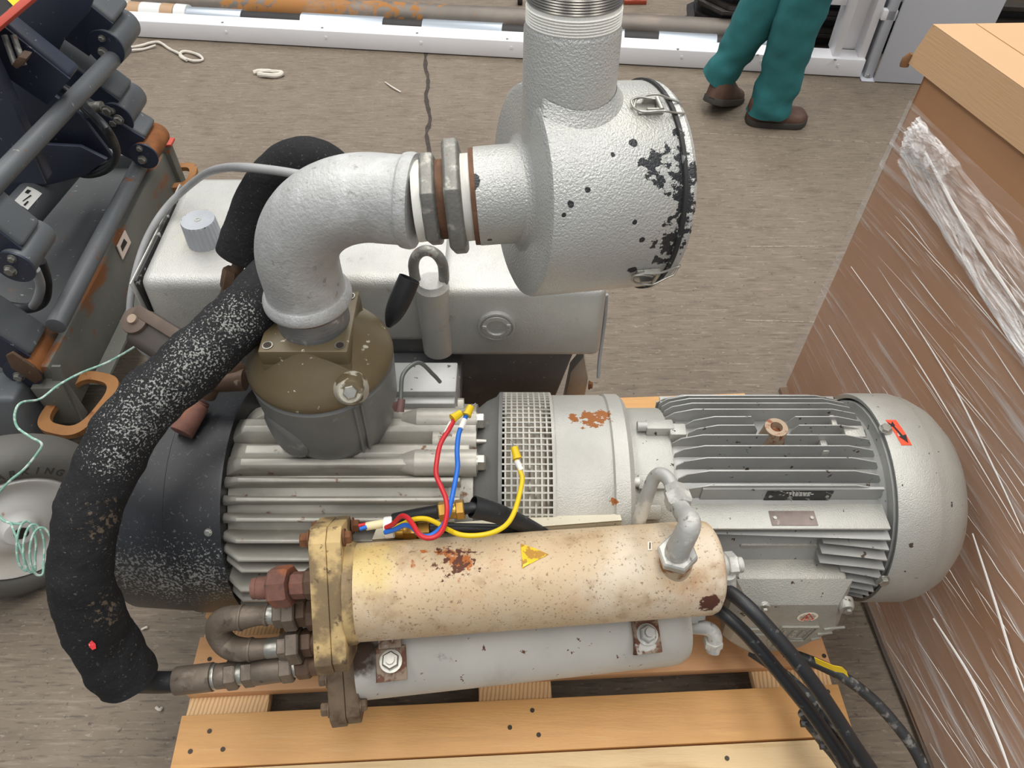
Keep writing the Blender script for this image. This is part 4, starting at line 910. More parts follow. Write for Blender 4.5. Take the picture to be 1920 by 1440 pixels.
# ---------------- insulated hoses
hp = [(575, 485, 1.12), (520, 530, 1.09), (470, 578, 1.07), (405, 640, 1.045), (340, 698, 1.025), (278, 755, 1.01), (232, 815, 1.0), (195, 885, .995), (168, 960, .995), (152, 1040, 1.0), (156, 1110, 1.015), (178, 1170, 1.04), (208, 1225, 1.07), (242, 1275, 1.095)]
rads = [.040, .043, .044, .043, .042, .042, .0415, .041, .0405, .041, .042, .043, .044, .042]
fh = B().tube([P(u, v, d=d) for u, v, d in hp], rads, n=40, k=9, wob=.11).obj('insulated_hose', m_foam, vp, ang=80, label='long black foam insulated hose')
hp = [(452, 478, 1.24), (470, 425, 1.215), (490, 375, 1.19), (515, 332, 1.17), (550, 305, 1.16), (590, 302, 1.16), (625, 322, 1.18), (645, 352, 1.21), (650, 400, 1.25)]
B().tube([P(u, v, d=d) for u, v, d in hp], [.041, .040, .039, .037, .036, .035, .034, .033, .033], n=36, k=8, wob=.05).obj('insulated_hose', m_foam, vp, ang=80, label='short black foam hose arching behind the elbow')
B().tube([P(255, 1278, d=1.125), P(285, 1279, d=1.145), P(315, 1279, d=1.16), P(334, 1277, d=1.165)], .0165, n=20).obj('rubber_hose', m_black_rubber, vp)
B().tube([P(530, 560, d=1.24), P(545, 430, d=1.22), P(580, 370, d=1.22), P(640, 360, d=1.25)], .026, n=24).obj('dark_pipe', M('dark_grey_pipe', (78, 74, 72), .5, var=(9, .1)), vp)
q = P(171, 1211, d=.992); B().prism([P(u, v, d=1.0) for u, v in ((164, 1203), (172, 1201), (179, 1207), (180, 1216), (173, 1219), (167, 1212))], ray(171, 1211)*.04).obj('red_tag_scrap', M('red_tape_scrap', (206, 50, 54), .5, layers=[dict(col=(226, 190, 176), scale=90, lo=.55, hi=.6)]), fh)
# pipe bits under the hoses
fit('pipe_nut', (434, 505, 1.23), (428, 540, 1.25), .014, 6, m_brownfit); fit('pipe_stub', (455, 478, 1.22), (438, 520, 1.24), .010, 16, m_brownfit); fit('pipe_stub', (430, 535, 1.25), (418, 575, 1.27), .011, 16, m_brownfit)
# valve actuator block at far left
pa_, pb_ = P(262, 612, d=1.27), P(352, 668, d=1.24)
d_ = (pb_-pa_).normalized(); n_ = (CAM-pa_); n_ = (n_-d_*n_.dot(d_)).normalized(); s_ = d_.cross(n_)
mm = Matrix(((d_.x, s_.x, n_.x, pa_.x), (d_.y, s_.y, n_.y, pa_.y), (d_.z, s_.z, n_.z, pa_.z), (0, 0, 0, 1)))
q = B(); q.box(0, .115, -.033, .033, -.03, .022, mm); va = q.obj('valve_coil', M('dark_brown_coil', (60, 52, 47), .55, var=(12, .2), layers=[dict(col=(110, 96, 84), scale=40, lo=.62, hi=.72)]), vp, bevel=.014, seg=4, ang=50)
q = B(); sgn = 1 if (mm @ Vector((0, .03, 0))-mm @ Vector((0, -.03, 0))).dot(Vector((0, ST, CT))) > 0 else -1
q.box(-.004, .12, min(sgn*.010, sgn*.030), max(sgn*.010, sgn*.030), .014, .030, mm); q.cyl(mm @ Vector((.006, sgn*.004, -.02)), mm @ Vector((.006, sgn*.004, .0285)), .024, n=24)
q.obj('coil_bracket', M('brown_bracket', (90, 76, 66), .6, .15, var=(30, .15)), va, bevel=.002)
B().cyl(mm @ Vector((.006, sgn*.004, .028)), mm @ Vector((.006, sgn*.004, .034)), .008, n=16).obj('coil_screw', M('pale_screw', (150, 130, 112), .6), va)
# pipes between actuator and pump
B().tube([P(388, 742, d=1.20), P(400, 715, d=1.19), P(412, 690, d=1.19), P(435, 690, d=1.19), P(448, 706, d=1.2), P(440, 725, d=1.2)], [.014, .015, .017, .017, .017, .015], n=18).obj('pipe_elbow', m_brownfit, vp)
fit('pipe_tee', (395, 715, 1.19), (460, 712, 1.19), .018, 20, m_brownfit)
fit('pipe_thread', (378, 752, 1.20), (372, 762, 1.20), .014, 20, m_rustfit); fit('red_pipe_end', (372, 760, 1.19), (340, 812, 1.17), .0170, 28, m_rustfit, .0185)
B().tube([P(370, 755, d=1.2), P(350, 785, d=1.21), P(320, 800, d=1.22), P(300, 790, d=1.23)], .008, n=14).obj('pipe_stub', m_rustfit, vp)

# ================================================================== brass glands, sleeves and loose wires
brs = thing('cable_gland', 'brass cable gland on black hose under the red and blue wires', 'cable gland', P(850, 955, d=1.13))
def fitp(name, a, c, r, n, mat, parent, r2=None):
    o = fit(name, a, c, r, n, mat, r2); o.parent = parent; o.matrix_parent_inverse = Matrix.Translation(-parent.location) if parent.type == 'EMPTY' else Matrix(); return o
fitp('gland_nut', (823, 960, 1.075), (842, 957, 1.075), .0145, 6, m_brass, brs); fitp('gland_body', (842, 957, 1.075), (856, 956, 1.075), .0125, 20, m_brass, brs); fitp('gland_nut', (855, 956, 1.075), (871, 954, 1.075), .0145, 6, m_brass, brs)
B().tube([P(740, 975, d=1.10), P(785, 966, d=1.085), P(825, 959, d=1.075)], .0105, n=16).obj('black_hose', m_black_rubber, brs)
B().tube([P(870, 954, d=1.075), P(895, 953, d=1.075), P(925, 965, d=1.085)], .0085, n=14).obj('black_hose', m_black_rubber, brs)
q = B(); q.tube([P(886, 950, d=1.07), P(930, 962, d=1.085), P(975, 980, d=1.11), P(1020, 1003, d=1.14)], [.0150, .0135, .0115, .0095], n=22, k=4, cap=False); q.obj('heat_sleeve', m_black_rubber, brs, ang=60, solid=-.0012)
brs2 = thing('cable_gland', 'brass cable gland lying behind the cream cooler beside the cut cable end', 'cable gland', P(780, 990, d=1.12))
fitp('gland_thread', (738, 996, 1.11), (758, 995, 1.11), .0120, 20, m_brass, brs2); fitp('gland_body', (757, 994, 1.11), (782, 993, 1.11), .0140, 6, m_brass, brs2); fitp('gland_nut', (784, 993, 1.11), (806, 991, 1.11), .0145, 6, m_brass, brs2)
B().tube([P(806, 991, d=1.11), P(860, 990, d=1.115), P(940, 992, d=1.125), P(1010, 995, d=1.135)], .0075, n=14).obj('black_hose', m_black_rubber, brs2)
fitp('white_collar', (722, 990, 1.095), (738, 988, 1.095), .0160, 24, m_wwhite, brs2)
def wire(name, label, pts, r, mat, sleeve=None, ferr=None, tip=None):
    t = thing(name, label, 'wire', P(*pts[0][:2], d=pts[0][2]))
    B().tube([P(u, v, d=d) for u, v, d in pts], r, n=10, k=7).obj('insulation', mat, t)
    if sleeve: a, c = sleeve; B().tube([P(*a[:2], d=a[2]), P(*c[:2], d=c[2])], r*1.25, n=12, k=1).obj('white_sleeve', m_wwhite, t)
    if ferr: a, c = ferr; A_, C_ = P(*a[:2], d=a[2]), P(*c[:2], d=c[2]); B().lathe(A_, C_-A_, [(0, r*1.5), ((C_-A_).length*.7, r*1.7), ((C_-A_).length, r*2.0)], 16).obj('yellow_ferrule', m_wyel, t)
    if tip: a, c = tip; B().cyl(P(*a[:2], d=a[2]), P(*c[:2], d=c[2]), .0012, .0007, n=8).obj('bare_end', m_zinc, t)
    return t
WR = .0036
wire('red_wire', 'red insulated wire with yellow ferrule looping over the finned pump', [(852, 786, 1.085), (842, 805, 1.075), (826, 832, 1.065), (819, 865, 1.055), (818, 890, 1.05), (828, 915, 1.045), (836, 935, 1.04), (838, 960, 1.03), (832, 988, 1.01), (820, 1004, .998), (803, 1009, .995), (787, 1003, 1.0), (775, 985, 1.015), (764, 971, 1.03), (752, 968, 1.045), (738, 982, 1.06), (724, 989, 1.075)], WR, m_wred,
     sleeve=((847, 793, 1.083), (836, 814, 1.073)), ferr=((864, 774, 1.09), (848, 785, 1.083)), tip=((866, 773, 1.09), (877, 768, 1.095)))
wire('blue_wire', 'blue insulated wire with yellow ferrule beside the red one', [(874, 780, 1.095), (868, 793, 1.085), (860, 815, 1.075), (857, 845, 1.065), (858, 875, 1.06), (853, 905, 1.05), (847, 935, 1.04), (840, 965, 1.035), (828, 988, 1.02), (812, 1002, 1.01), (797, 1006, 1.008), (785, 1001, 1.01), (772, 988, 1.03), (757, 985, 1.05), (740, 993, 1.065), (722, 998, 1.075)], WR, m_wblue,
     sleeve=((871, 787, 1.087), (864, 804, 1.078)), ferr=((883, 762, 1.10), (875, 779, 1.093)), tip=((884, 763, 1.10), (892, 756, 1.10)))
wire('yellow_wire', 'yellow insulated wire with ferrule against the mesh guard', [(968, 862, 1.095), (975, 882, 1.09), (979, 900, 1.085), (972, 935, 1.07), (962, 965, 1.05), (948, 985, 1.035), (925, 998, 1.025), (895, 1004, 1.02), (865, 1003, 1.02), (842, 994, 1.03), (820, 981, 1.045), (800, 973, 1.055), (780, 973, 1.06), (765, 978, 1.07), (735, 992, 1.085)], WR, m_wyel,
     sleeve=((969, 864, 1.095), (977, 882, 1.09)), ferr=((964, 838, 1.10), (970, 860, 1.095)), tip=((964, 838, 1.10), (958, 824, 1.11)))
ce = thing('cable_end', 'cream sheathed cut cable end with red and blue cores', 'cable', P(700, 985, d=1.09))
B().cyl(P(687, 987, d=1.09), P(722, 981, d=1.09), .0062, n=16).obj('sheath', m_wcream, ce)
B().cyl(P(673, 986, d=1.09), P(688, 983, d=1.09), .0032, n=10).obj('red_core', m_wred, ce); B().cyl(P(675, 992, d=1.085), P(688, 988, d=1.085), .003, n=10).obj('blue_core', m_wblue, ce)

# grey cable on top of the tank
g = [(592, 334, 1.11), (555, 326, 1.10), (510, 319, 1.10), (460, 314, 1.11), (420, 315, 1.20), (385, 326, 1.36), (350, 352, 1.45), (318, 382, 1.47), (290, 420, 1.47), (268, 465, 1.47), (252, 520, 1.47), (244, 570, 1.48), (246, 615, 1.50), (262, 650, 1.52), (285, 672, 1.55), (300, 700, 1.6)]
tag(B().tube([P(u, v, d=d) for u, v, d in g], .0068, n=14, k=6).obj('grey_cable', m_cable_grey), 'grey cable arching over the left end of the oil tank', 'cable')
tag(B().tube([P(1137, 552, d=1.36), P(1135, 590, d=1.40), P(1130, 630, d=1.44), P(1124, 675, d=1.47), P(1122, 708, d=1.49)], .0035, n=10).obj('grey_cable', m_cable_grey), 'thin grey cable hanging off the right end of the oil tank', 'cable')
# black power cables at lower right
def cab(label, pts, r, mat, nm='black_cable'):
    return tag(B().tube([P(u, v, d=d) for u, v, d in pts], r, n=16, k=6).obj(nm, mat), label, 'cable')
cab('upper thick black cable crossing the terminal box', [(1345, 1098, 1.13), (1375, 1115, 1.10), (1410, 1145, 1.08), (1450, 1188, 1.075), (1490, 1235, 1.075), (1530, 1288, 1.08), (1565, 1340, 1.09), (1600, 1395, 1.10), (1640, 1455, 1.11), (1670, 1510, 1.12)], .0108, m_black_rubber)
cab('lower thick black cable passing left of the terminal box', [(1330, 1135, 1.15), (1358, 1152, 1.12), (1395, 1185, 1.11), (1435, 1230, 1.11), (1480, 1285, 1.12), (1520, 1335, 1.13), (1555, 1385, 1.14), (1590, 1440, 1.15), (1620, 1500, 1.15)], .0105, m_black_rubber)
cab('dusty black cable hanging off the pallet towards the wrapped carton', [(1470, 1222, 1.33), (1500, 1232, 1.32), (1545, 1250, 1.30), (1590, 1275, 1.28), (1640, 1315, 1.27), (1685, 1365, 1.26), (1720, 1415, 1.25), (1745, 1470, 1.24)], .0095, m_dusty_rubber)
cab('dusty black cable running below the two thick black cables', [(1408, 1222, 1.34), (1435, 1240, 1.32), (1475, 1268, 1.29), (1518, 1308, 1.25), (1568, 1360, 1.20), (1612, 1415, 1.17), (1650, 1470, 1.15)], .0090, m_dusty_rubber)
sl = thing('foam_sleeve', 'split black foam sleeve with cable ties under the cables', 'sleeve', P(1530, 1370, z=ZT))
B().tube([P(1515, 1330, d=1.225), P(1545, 1375, d=1.22), P(1585, 1425, d=1.21), P(1620, 1475, d=1.20)], [.0185, .019, .019, .019], n=24, k=6, wob=.12).obj('sleeve_tube', m_dusty_rubber, sl)
for u, v in ((1516, 1350), (1552, 1392)):
    p = P(u+3, v-8, d=1.22); d_ = (P(1585, 1425, d=1.21)-P(1545, 1375, d=1.22)).normalized()
    B().lathe(p, d_, [(0, .019), (0, .021), (.005, .021), (.005, .019)], 24, cap=False).obj('cable_tie', m_black_rubber, sl)
    x_, y_ = frame(d_); c = P(u-8, v+8, d=1.21); B().box(c.x-.006, c.x+.006, c.y-.004, c.y+.004, c.z-.004, c.z+.004).obj('tie_head', m_black_rubber, sl, bevel=.001)
yt = M('yellow_strap', (226, 190, 40), .5, layers=[dict(col=(120, 96, 40), scale=40, lo=.66, hi=.72)])
def strap(label, pts, w_):
    q = B(); L1 = [P(u, v, d=d) for u, v, d in pts]; L2 = [P(u+w_*.3, v+w_, d=d+.006) for u, v, d in pts]; n = len(pts)
    q.add(L1+L2, [(i, i+1, n+i+1, n+i) for i in range(n-1)]); return tag(q.obj('yellow_strap', yt, solid=.0012, ang=60), label, 'strap')
strap('yellow strap end pointing right past the black cables', [(1527, 1232, 1.22), (1545, 1240, 1.215), (1562, 1247, 1.22), (1578, 1250, 1.215), (1587, 1258, 1.22)], 11)
strap('yellow strap piece between the terminal box and the cables', [(1432, 1230, 1.30), (1448, 1236, 1.295), (1460, 1245, 1.29), (1474, 1258, 1.285)], 9)

# ================================================================== CARTON with film
def CX(y, z=0.): return .72+(1.30-y)*(.075+.185*min(max(z/.92, 0), 1))
cart = thing('carton', 'tall brown cardboard carton wrapped in clear stretch film at the right', 'carton', (1.1, .7, 0))
ztop = .93
q = B(); q.hull8([(CX(1.30)+.018, 1.31, .03), (CX(-.1)+.018, -.1, .03), (1.75, -.1, .03), (1.66, 1.37, .03), (CX(1.29)+.014, 1.285, ztop), (CX(-.1, 1)+.014, -.1, ztop), (1.90, -.1, ztop), (1.70, 1.345, ztop)])
q = B(); q.grid(lambda s_, t_: Vector((CX(1.31-.025*t_-s_*(1.41-.025*t_), .03+t_*.9)+.018-.004*t_, 1.31-.025*t_-s_*(1.41-.025*t_), .03+t_*.9)), 24, 16)
q.grid(lambda s_, t_: Vector((CX(1.31-.025*t_, 0)+.018-.004*t_+s_*(.94+.03*t_), 1.31-.025*t_+.06*s_, .03+t_*.9)), 2, 16)
q.grid(lambda s_, t_: Vector((CX(-.1, .03+t_*.9)+.018+s_*.8, -.1, .03+t_*.9)), 2, 16)
q.add([(CX(1.3)+.014, 1.285, ztop), (CX(-.1, 1)+.014, -.1, ztop), (1.7, -.1, ztop), (1.70, 1.345, ztop)], [(0, 1, 2, 3)])
q.obj('carton_body', m_cardd, cart, ang=50)
for k in range(5):
    y_ = -.08+k*.31; B().box(CX(y_)+.025, 1.60, y_, y_+.12, .0, .014).obj('pallet_board', m_palw, cart)
B().hull8([(CX(1.3)-.003, 1.3, .0145), (CX(-.1)-.003, -.1, .0145), (1.6, -.1, .0145), (1.6, 1.36, .0145), (CX(1.3)-.003, 1.3, .0295), (CX(-.1)-.003, -.1, .0295), (1.6, -.1, .0295), (1.6, 1.36, .0295)]).obj('base_sheet', m_palw, cart)
# film sheet: drapes from below the lid to the floor, flaring at the foot
def film(s, t):
    y_ = 1.314-.027*t*(1-s)-s*1.41; z_ = .02+t*.835
    fl_ = .012*(1-t)**3
    o = .004-fl_-.002*noise.noise(Vector((y_*6, z_*3, 0)))*3
    if s < .04: y_ += fl_*.4
    tp = .835+.02
    zz = z_-(.06*s if t > .98 else 0)
    return Vector((CX(y_, z_)+o, y_, max(zz, .004)))
fs_ = B().grid(film, 70, 40)
fs_.grid(lambda s, t: Vector((film(0, t).x+s*(1.66-film(0, t).x), film(0, t).y+.002+.07*s, film(0, t).z)), 20, 20)
fs_.obj('stretch_film', m_film, cart, ang=70)
# bunched film bands below the lid
def band(u0, v0, u1, v1, w0, w1, mat, seed, off=.014):
    def xhit(u, v): 
        r_ = ray(u, v); t_ = 1.; 
        for _ in range(30): p = CAM+r_*t_; t_ *= (CX(p.y, p.z)-off)/max(p.x, 1e-3)
        return CAM+r_*t_
    a, c = xhit(u0, v0), xhit(u1, v1)
    def f_(s, t):
        p = a.lerp(c, s); w_ = w0+(w1-w0)*s
        zz = (t-.5)*w_; n1 = noise.noise(Vector((s*3+seed, t*9, seed)))
        return p+Vector((-.008*abs(math.sin(t*22+n1*5+s*6))-.012*math.sin(math.pi*t), 0, zz+.010*noise.noise(Vector((s*7, t*2, seed)))))
    return B().grid(f_, 70, 34).obj('bunched_film', mat, cart, ang=70)
band(1716, 245, 2060, 745, .060, .125, m_film2, 1.3); band(1704, 292, 2040, 830, .050, .02, m_film2, 5.1, .020); band(1712, 262, 1790, 330, .07, .05, m_film2, 9.1, .024)
m_crease = M('film_crease_white', (232, 230, 226), .2)
cr_ = B()
random.seed(11)
def xhit2(u, v, off=.0):
    r_ = ray(u, v); t_ = 1.
    for _ in range(30): p = CAM+r_*t_; t_ *= (CX(p.y, p.z)-off)/max(p.x, 1e-3)
    return CAM+r_*t_
for i in range(95):
    u = random.uniform(1500, 1900); v = random.uniform(380, 1400)
    if u < 1700-(v-300)*.30: continue
    ln = random.uniform(40, 190)*(1 if random.random() < .8 else 1.9); sl_ = random.uniform(1.05, 1.55)+(v-500)/1500*.5
    off = .012+.05*max(0, (1-(H-.3)*0))*0
    pts = []
    for k in range(5):
        uu = u+ln/sl_*k/4+random.uniform(-1, 1)*1.2; vv = v+ln*k/4
        p = xhit2(uu, vv); zz = max((p.z-.02)/.835, 0); p.x -= .002+.012*(1-zz)**3
        pts.append(p)
    if min(p.z for p in pts) < .03 or max(p.z for p in pts) > .83: continue
    r0 = random.uniform(.0003, .0009); cr_.tube(pts, [r0*.2, r0, r0, r0*.8, r0*.1], n=5, k=2)
for path, r0 in (([(1738, 285), (1800, 400), (1850, 480), (1925, 590)], .0035), ([(1600, 500), (1700, 640), (1800, 800), (1920, 1000)], .0011), ([(1690, 560), (1790, 720), (1870, 880), (1930, 1010)], .0014), ([(1830, 1000), (1870, 1120), (1905, 1230), (1930, 1300)], .0022), ([(1760, 1160), (1830, 1270), (1880, 1380), (1910, 1460)], .0026), ([(1560, 610), (1640, 740), (1700, 860), (1740, 930)], .0009)):
    pts = []
    for (u, v) in path:
        p = xhit2(u, v); zz = min(max((p.z-.02)/.835, 0), 1); p.x -= .004+.012*(1-zz)**3; pts.append(p)
    cr_.tube(pts, [r0*.6, r0, r0, r0*.5], n=6, k=6)
cr_.obj('film_creases', m_crease, cart, kind='stuff')
# lid
lid = thing('cardboard_lid', 'flat cardboard lid sitting on the wrapped carton', 'lid', (1.1, .7, ztop))
zl0, zl1 = .905, .975
def lx(y): return CX(y, 1)+.020
yb = 1.325
q = B()
q.hull8([(lx(yb), yb, zl1-.004), (lx(-.15), -.15, zl1-.004), (1.90, -.15, zl1-.004), (1.72, yb+.03, zl1-.004), (lx(yb), yb, zl1), (lx(-.15), -.15, zl1), (1.90, -.15, zl1), (1.72, yb+.03, zl1)]).obj('top_panel', m_card, lid)
for (a, c) in (((lx(yb), yb), (lx(-.15), -.15)), ((lx(yb), yb), (1.72, yb+.03))):
    a = Vector((*a, 0)); c = Vector((*c, 0)); lean = Vector((-.016, .002, 0)) if a.y-c.y > .5 else Vector((0, .01, 0)); n_ = (c-a).normalized().cross(Z)*.004; 
    if n_.x < 0 and abs(n_.y) < abs(n_.x): n_ = -n_
    o_ = -.006 if abs(n_.x) > abs(n_.y) else 0
    B().hull8([a+Z*zl0+lean, c+Z*zl0+lean, c+Z*zl0+n_+lean, a+Z*zl0+n_+lean, a+Z*(zl1-.001), c+Z*(zl1-.001), c+Z*(zl1-.001)+n_, a+Z*(zl1-.001)+n_]).obj('side_flap', m_card, lid)
q = B(); a = Vector((lx(yb)-.018, yb+.004, 0)); q.tube([a+Z*(zl0-.008), a+Z*(zl0+.004)+Y*.002, a+Z*(zl0+.016)+X*.004], [.007, .007, .003], n=10, k=2, wob=.4); q.obj('torn_corner', M('torn_cardboard', (120, 84, 54), .9), lid)
q = B(); sd = .075; q.hull8([(lx(yb)+sd, yb-.0, zl1), (lx(0)+sd, .0, zl1), (lx(0)+sd+.002, .0, zl1), (lx(yb)+sd+.002, yb, zl1), (lx(yb)+sd, yb-.0, zl1+.0012), (lx(0)+sd, .0, zl1+.0012), (lx(0)+sd+.002, .0, zl1+.0012), (lx(yb)+sd+.002, yb, zl1+.0012)]).obj('flap_edge', m_card, lid)

# ================================================================== SCISSOR LIFT
lift = thing('scissor_lift', 'grey and navy scissor lift with rusty chassis and white wheel rim at the left', 'lift', (-1.2, 1.6, 0))
XE = -1.02
q = B().box(-1.95, XE-.10, 1.14, 2.02, .215, .235).obj('chassis_floor', m_liftfloor, lift)
# end rail: top strip + outer sloping face + inner flange
q = B(); q.hull8([(XE-.075, 1.13, .15), (XE-.022, 1.13, .15), (XE-.022, 2.03, .15), (XE-.075, 2.03, .15), (XE-.075, 1.13, .30), (XE-.028, 1.13, .30), (XE-.028, 2.03, .30), (XE-.075, 2.03, .30)])
rail = q.obj('end_rail', m_liftrust, lift, bevel=.006)
B().box(XE-.0215, XE+.018, 1.20, 1.98, .15, .158).obj('rail_flange', m_liftrust, rail)
B().box(XE-.075, XE-.010, 1.10, 1.135, .13, .26).obj('rail_end_plate', m_liftrust, rail, bevel=.003); B().box(XE-.075, XE-.012, 2.00, 2.035, .13, .32).obj('rail_end_plate', m_liftrust, rail, bevel=.003)
B().box(XE-.085, XE+.0, 2.0, 2.04, .32, .328).obj('red_edge', m_redrail, rail, bevel=.002)
# sticker on rail
a = P(232, 455, z=.27); q = B(); c4 = [P(u, v, x=XE-.0245) for u, v in ((233, 432), (244, 455), (229, 487), (218, 462))]
stq = q.prism(c4, (.003, 0, .001)).obj('pictogram_sticker', M('pink_white_sticker', (214, 196, 184), .5), rail)
c4 = [P(u, v, x=XE-.0235) for u, v in ((231, 448), (237, 455), (228, 472), (225, 462))]; B().prism(c4, (.003, 0, .001)).obj('pictogram_print', m_blackprint, rail)
def loop(cx, cy, z_, w_, l_, rot):
    q = B(); n = 40; mm = Matrix.Translation((cx, cy, z_)) @ Matrix.Rotation(rot, 4, 'Z')
    def rr(a, ww, ll, e=3.2):
        c_, s_ = math.cos(a), math.sin(a); return (math.copysign(abs(c_)**(2/e), c_)*ww, math.copysign(abs(s_)**(2/e), s_)*ll)
    vs = []
    for zz in (0, .014):
        for ww, ll in ((w_, l_), (w_-.022, l_-.026)):
            for i in range(n): a = 2*math.pi*i/n; x_, y_ = rr(a, ww, ll); vs.append(mm @ Vector((x_, y_, zz)))
    fs = []
    for i in range(n):
        j = (i+1) % n; o1, i1_, o2, i2 = 0, n, 2*n, 3*n
        fs += [(o1+i, o1+j, i1_+j, i1_+i), (o2+i, i2+i, i2+j, o2+j), (o1+i, o2+i, o2+j, o1+j), (i1_+i, i1_+j, i2+j, i2+i)]
    return q.add(vs, fs).obj('tie_down_loop', m_loop, lift, ang=50)
c = P(158, 752, z=.19); loop(c.x-.005, c.y-.01, .185, .068, .095, -.25)
c = P(335, 336, z=.2); loop(c.x, c.y+.01, .195, .052, .068, .1)
# near side beam + lower front block
B().hull8([(-1.95, 1.03, .10), (XE-.09, 1.03, .10), (XE-.09, 1.14, .10), (-1.95, 1.14, .10), (-1.95, 1.06, .27), (XE-.09, 1.06, .27), (XE-.09, 1.15, .27), (-1.95, 1.15, .27)]).obj('side_beam', m_lift, lift, bevel=.012, seg=3)
B().box(-1.95, XE-.10, 2.02, 2.10, .12, .28).obj('side_beam', m_lift, lift, bevel=.01)
# gusset triangles at rail near end
B().hull8([(XE-.07, 1.10, .14), (XE-.01, 1.10, .14), (XE-.01, 1.106, .14), (XE-.07, 1.106, .14), (XE-.02, 1.13, .30), (XE, 1.13, .30), (XE, 1.136, .30), (XE-.02, 1.136, .30)]).obj('gusset', m_liftrust, lift)
# pins across
pn1 = (P(232, 88, y=1.93), P(-60, 395, y=1.16)); pn2 = (P(272, 292, y=1.93), P(104, 612, y=1.2))
B().cyl(pn1[0], pn1[1], .0205, n=28).obj('cross_pin', m_lift, lift, bevel=.002); B().cyl(pn2[0], pn2[1], .0215, n=28).obj('cross_pin', m_lift, lift, bevel=.002)
B().lathe(P(95, 240, y=1.52)+(pn1[1]-pn1[0]).normalized()*0, pn1[1]-pn1[0], [(0, .0252), (.003, .0252)], 24).obj('pin_seam', m_hubrust, lift) if False else None
# arm = box beam from image points in a plane of constant y
def arm(uA, vA, uB, vB, y_, hgt, wid, mat_top, boss=True, hub=None, br=.038):
    a = P(uA, vA, y=y_); c = P(uB, vB, y=y_); d = (c-a).normalized(); nn = d.cross(Y).normalized(); nn = nn if nn.z > 0 else -nn
    q = B(); e = d*.0
    q.hull8([a-nn*hgt/2-Y*wid/2, c-nn*hgt/2-Y*wid/2, c-nn*hgt/2+Y*wid/2, a-nn*hgt/2+Y*wid/2, a+nn*hgt/2-Y*wid/2, c+nn*hgt/2-Y*wid/2, c+nn*hgt/2+Y*wid/2, a+nn*hgt/2+Y*wid/2])
    ar = q.obj('scissor_arm', mat_top, lift, bevel=.010, seg=3)
    # dark inner web toward viewer
    q = B(); q.hull8([a-nn*(hgt/2+.01)-Y*(wid/2+.004), c-nn*(hgt/2-.004)-Y*(wid/2+.004), c-nn*(hgt/2-.004)-Y*(wid/2-.001), a-nn*(hgt/2+.01)-Y*(wid/2-.001), a+nn*(hgt/2-.006)-Y*(wid/2+.004), c+nn*(hgt/2-.008)-Y*(wid/2+.004), c+nn*(hgt/2-.008)-Y*(wid/2-.001), a+nn*(hgt/2-.006)-Y*(wid/2-.001)])
    q.obj('arm_side', m_navy, ar)
    if boss:
        b0 = c+d*.018; B().cyl(b0-Y*(wid/2+.016), b0+Y*(wid/2+.01), br, n=32).obj('boss_tube', hub or m_lift, ar, bevel=.002)
        B().lathe(b0-Y*(wid/2+.022), Y, [(0, br*.9), (0, br*1.12), (.005, br*1.12), (.005, br*.9)], 32).obj('boss_plate', m_navy, ar)
        bolt(ar, m_galv_dk, b0-Y*(wid/2+.022)-nn*.012, -Y, .010, .008)
        bolt(ar, m_galv_dk, b0-Y*(wid/2+.022)+nn*.018-d*.018, -Y, .007, .006)
    return ar
arm(60, -60, 205, 55, 1.93, .135, .11, m_lift, br=.040)
arm(40, 60, 222, 190, 1.93, .105, .10, m_lift, br=.040)
arm(110, 170, 272, 262, 1.90, .10, .09, m_lift, hub=m_hubrust, br=.034)
arm(-80, 360, 38, 452, 1.22, .085, .085, m_lift, br=.034)
arm(-90, 560, 52, 652, 1.18, .10, .09, m_lift, hub=m_hubrust, br=.036)
arm(-60, 20, 120, 160, 1.60, .11, .05, m_navy, boss=False); arm(-80, 170, 150, 270, 1.75, .16, .04, m_navy, boss=False)
arm(-120, 30, 30, 330, 1.50, .16, .04, m_navy, boss=False)
# inner plates
def yplate(px, y_, mat, nm='inner_plate', th=.012):
    return B().prism([P(u, v, y=y_) for u, v in px], (0, th, 0)).obj(nm, mat, lift, bevel=.002)
yplate([(60, -30), (190, -40), (165, 25), (118, 78), (105, 104), (58, 100), (20, 40)], 1.80, m_navy); yplate([(-40, 110), (60, 150), (150, 215), (215, 300), (170, 305), (120, 270), (40, 300), (-60, 300)], 1.70, m_navy)
yplate([(-60, 280), (60, 270), (150, 275), (200, 300), (160, 330), (40, 360), (-60, 400)], 1.66, m_navy)
# hydraulic cylinder + label
ca_, cb_ = P(-20, 470, z=.38), P(140, 288, z=.38)
B().cyl(ca_, cb_, .046, n=36).obj('hydraulic_cylinder', m_lift, lift, bevel=.004)
B().cyl(cb_-(cb_-ca_).normalized()*.03, cb_+(cb_-ca_).normalized()*.015, .060, n=36).obj('cylinder_collar', m_navy, lift, bevel=.006)
dc = (cb_-ca_).normalized()
lb = shell_patch(ca_, dc, .0465, 52, 370, [(-.035, .018), (-.035, .006), (-.035, -.006), (-.035, -.018), (.035, -.018), (.035, -.006), (.035, .006), (.035, .018)], m_wwhite, 'white_label', lift)
shell_patch(ca_, dc, .0465, 52, 370, [(-.020, .003), (-.020, .001), (.010, -.004), (.010, -.001)], m_blackprint, 'label_print', lift, .0014); shell_patch(ca_, dc, .0465, 52, 370, [(.010, .012), (.010, .004), (.024, .004), (.024, .012)], m_blackprint, 'label_print', lift, .0014)
shell_patch(ca_, dc, .0465, 52, 370, [(-.030, -.004), (-.030, -.008), (-.012, -.008), (-.012, -.005)], m_blackprint, 'label_print', lift, .0014)
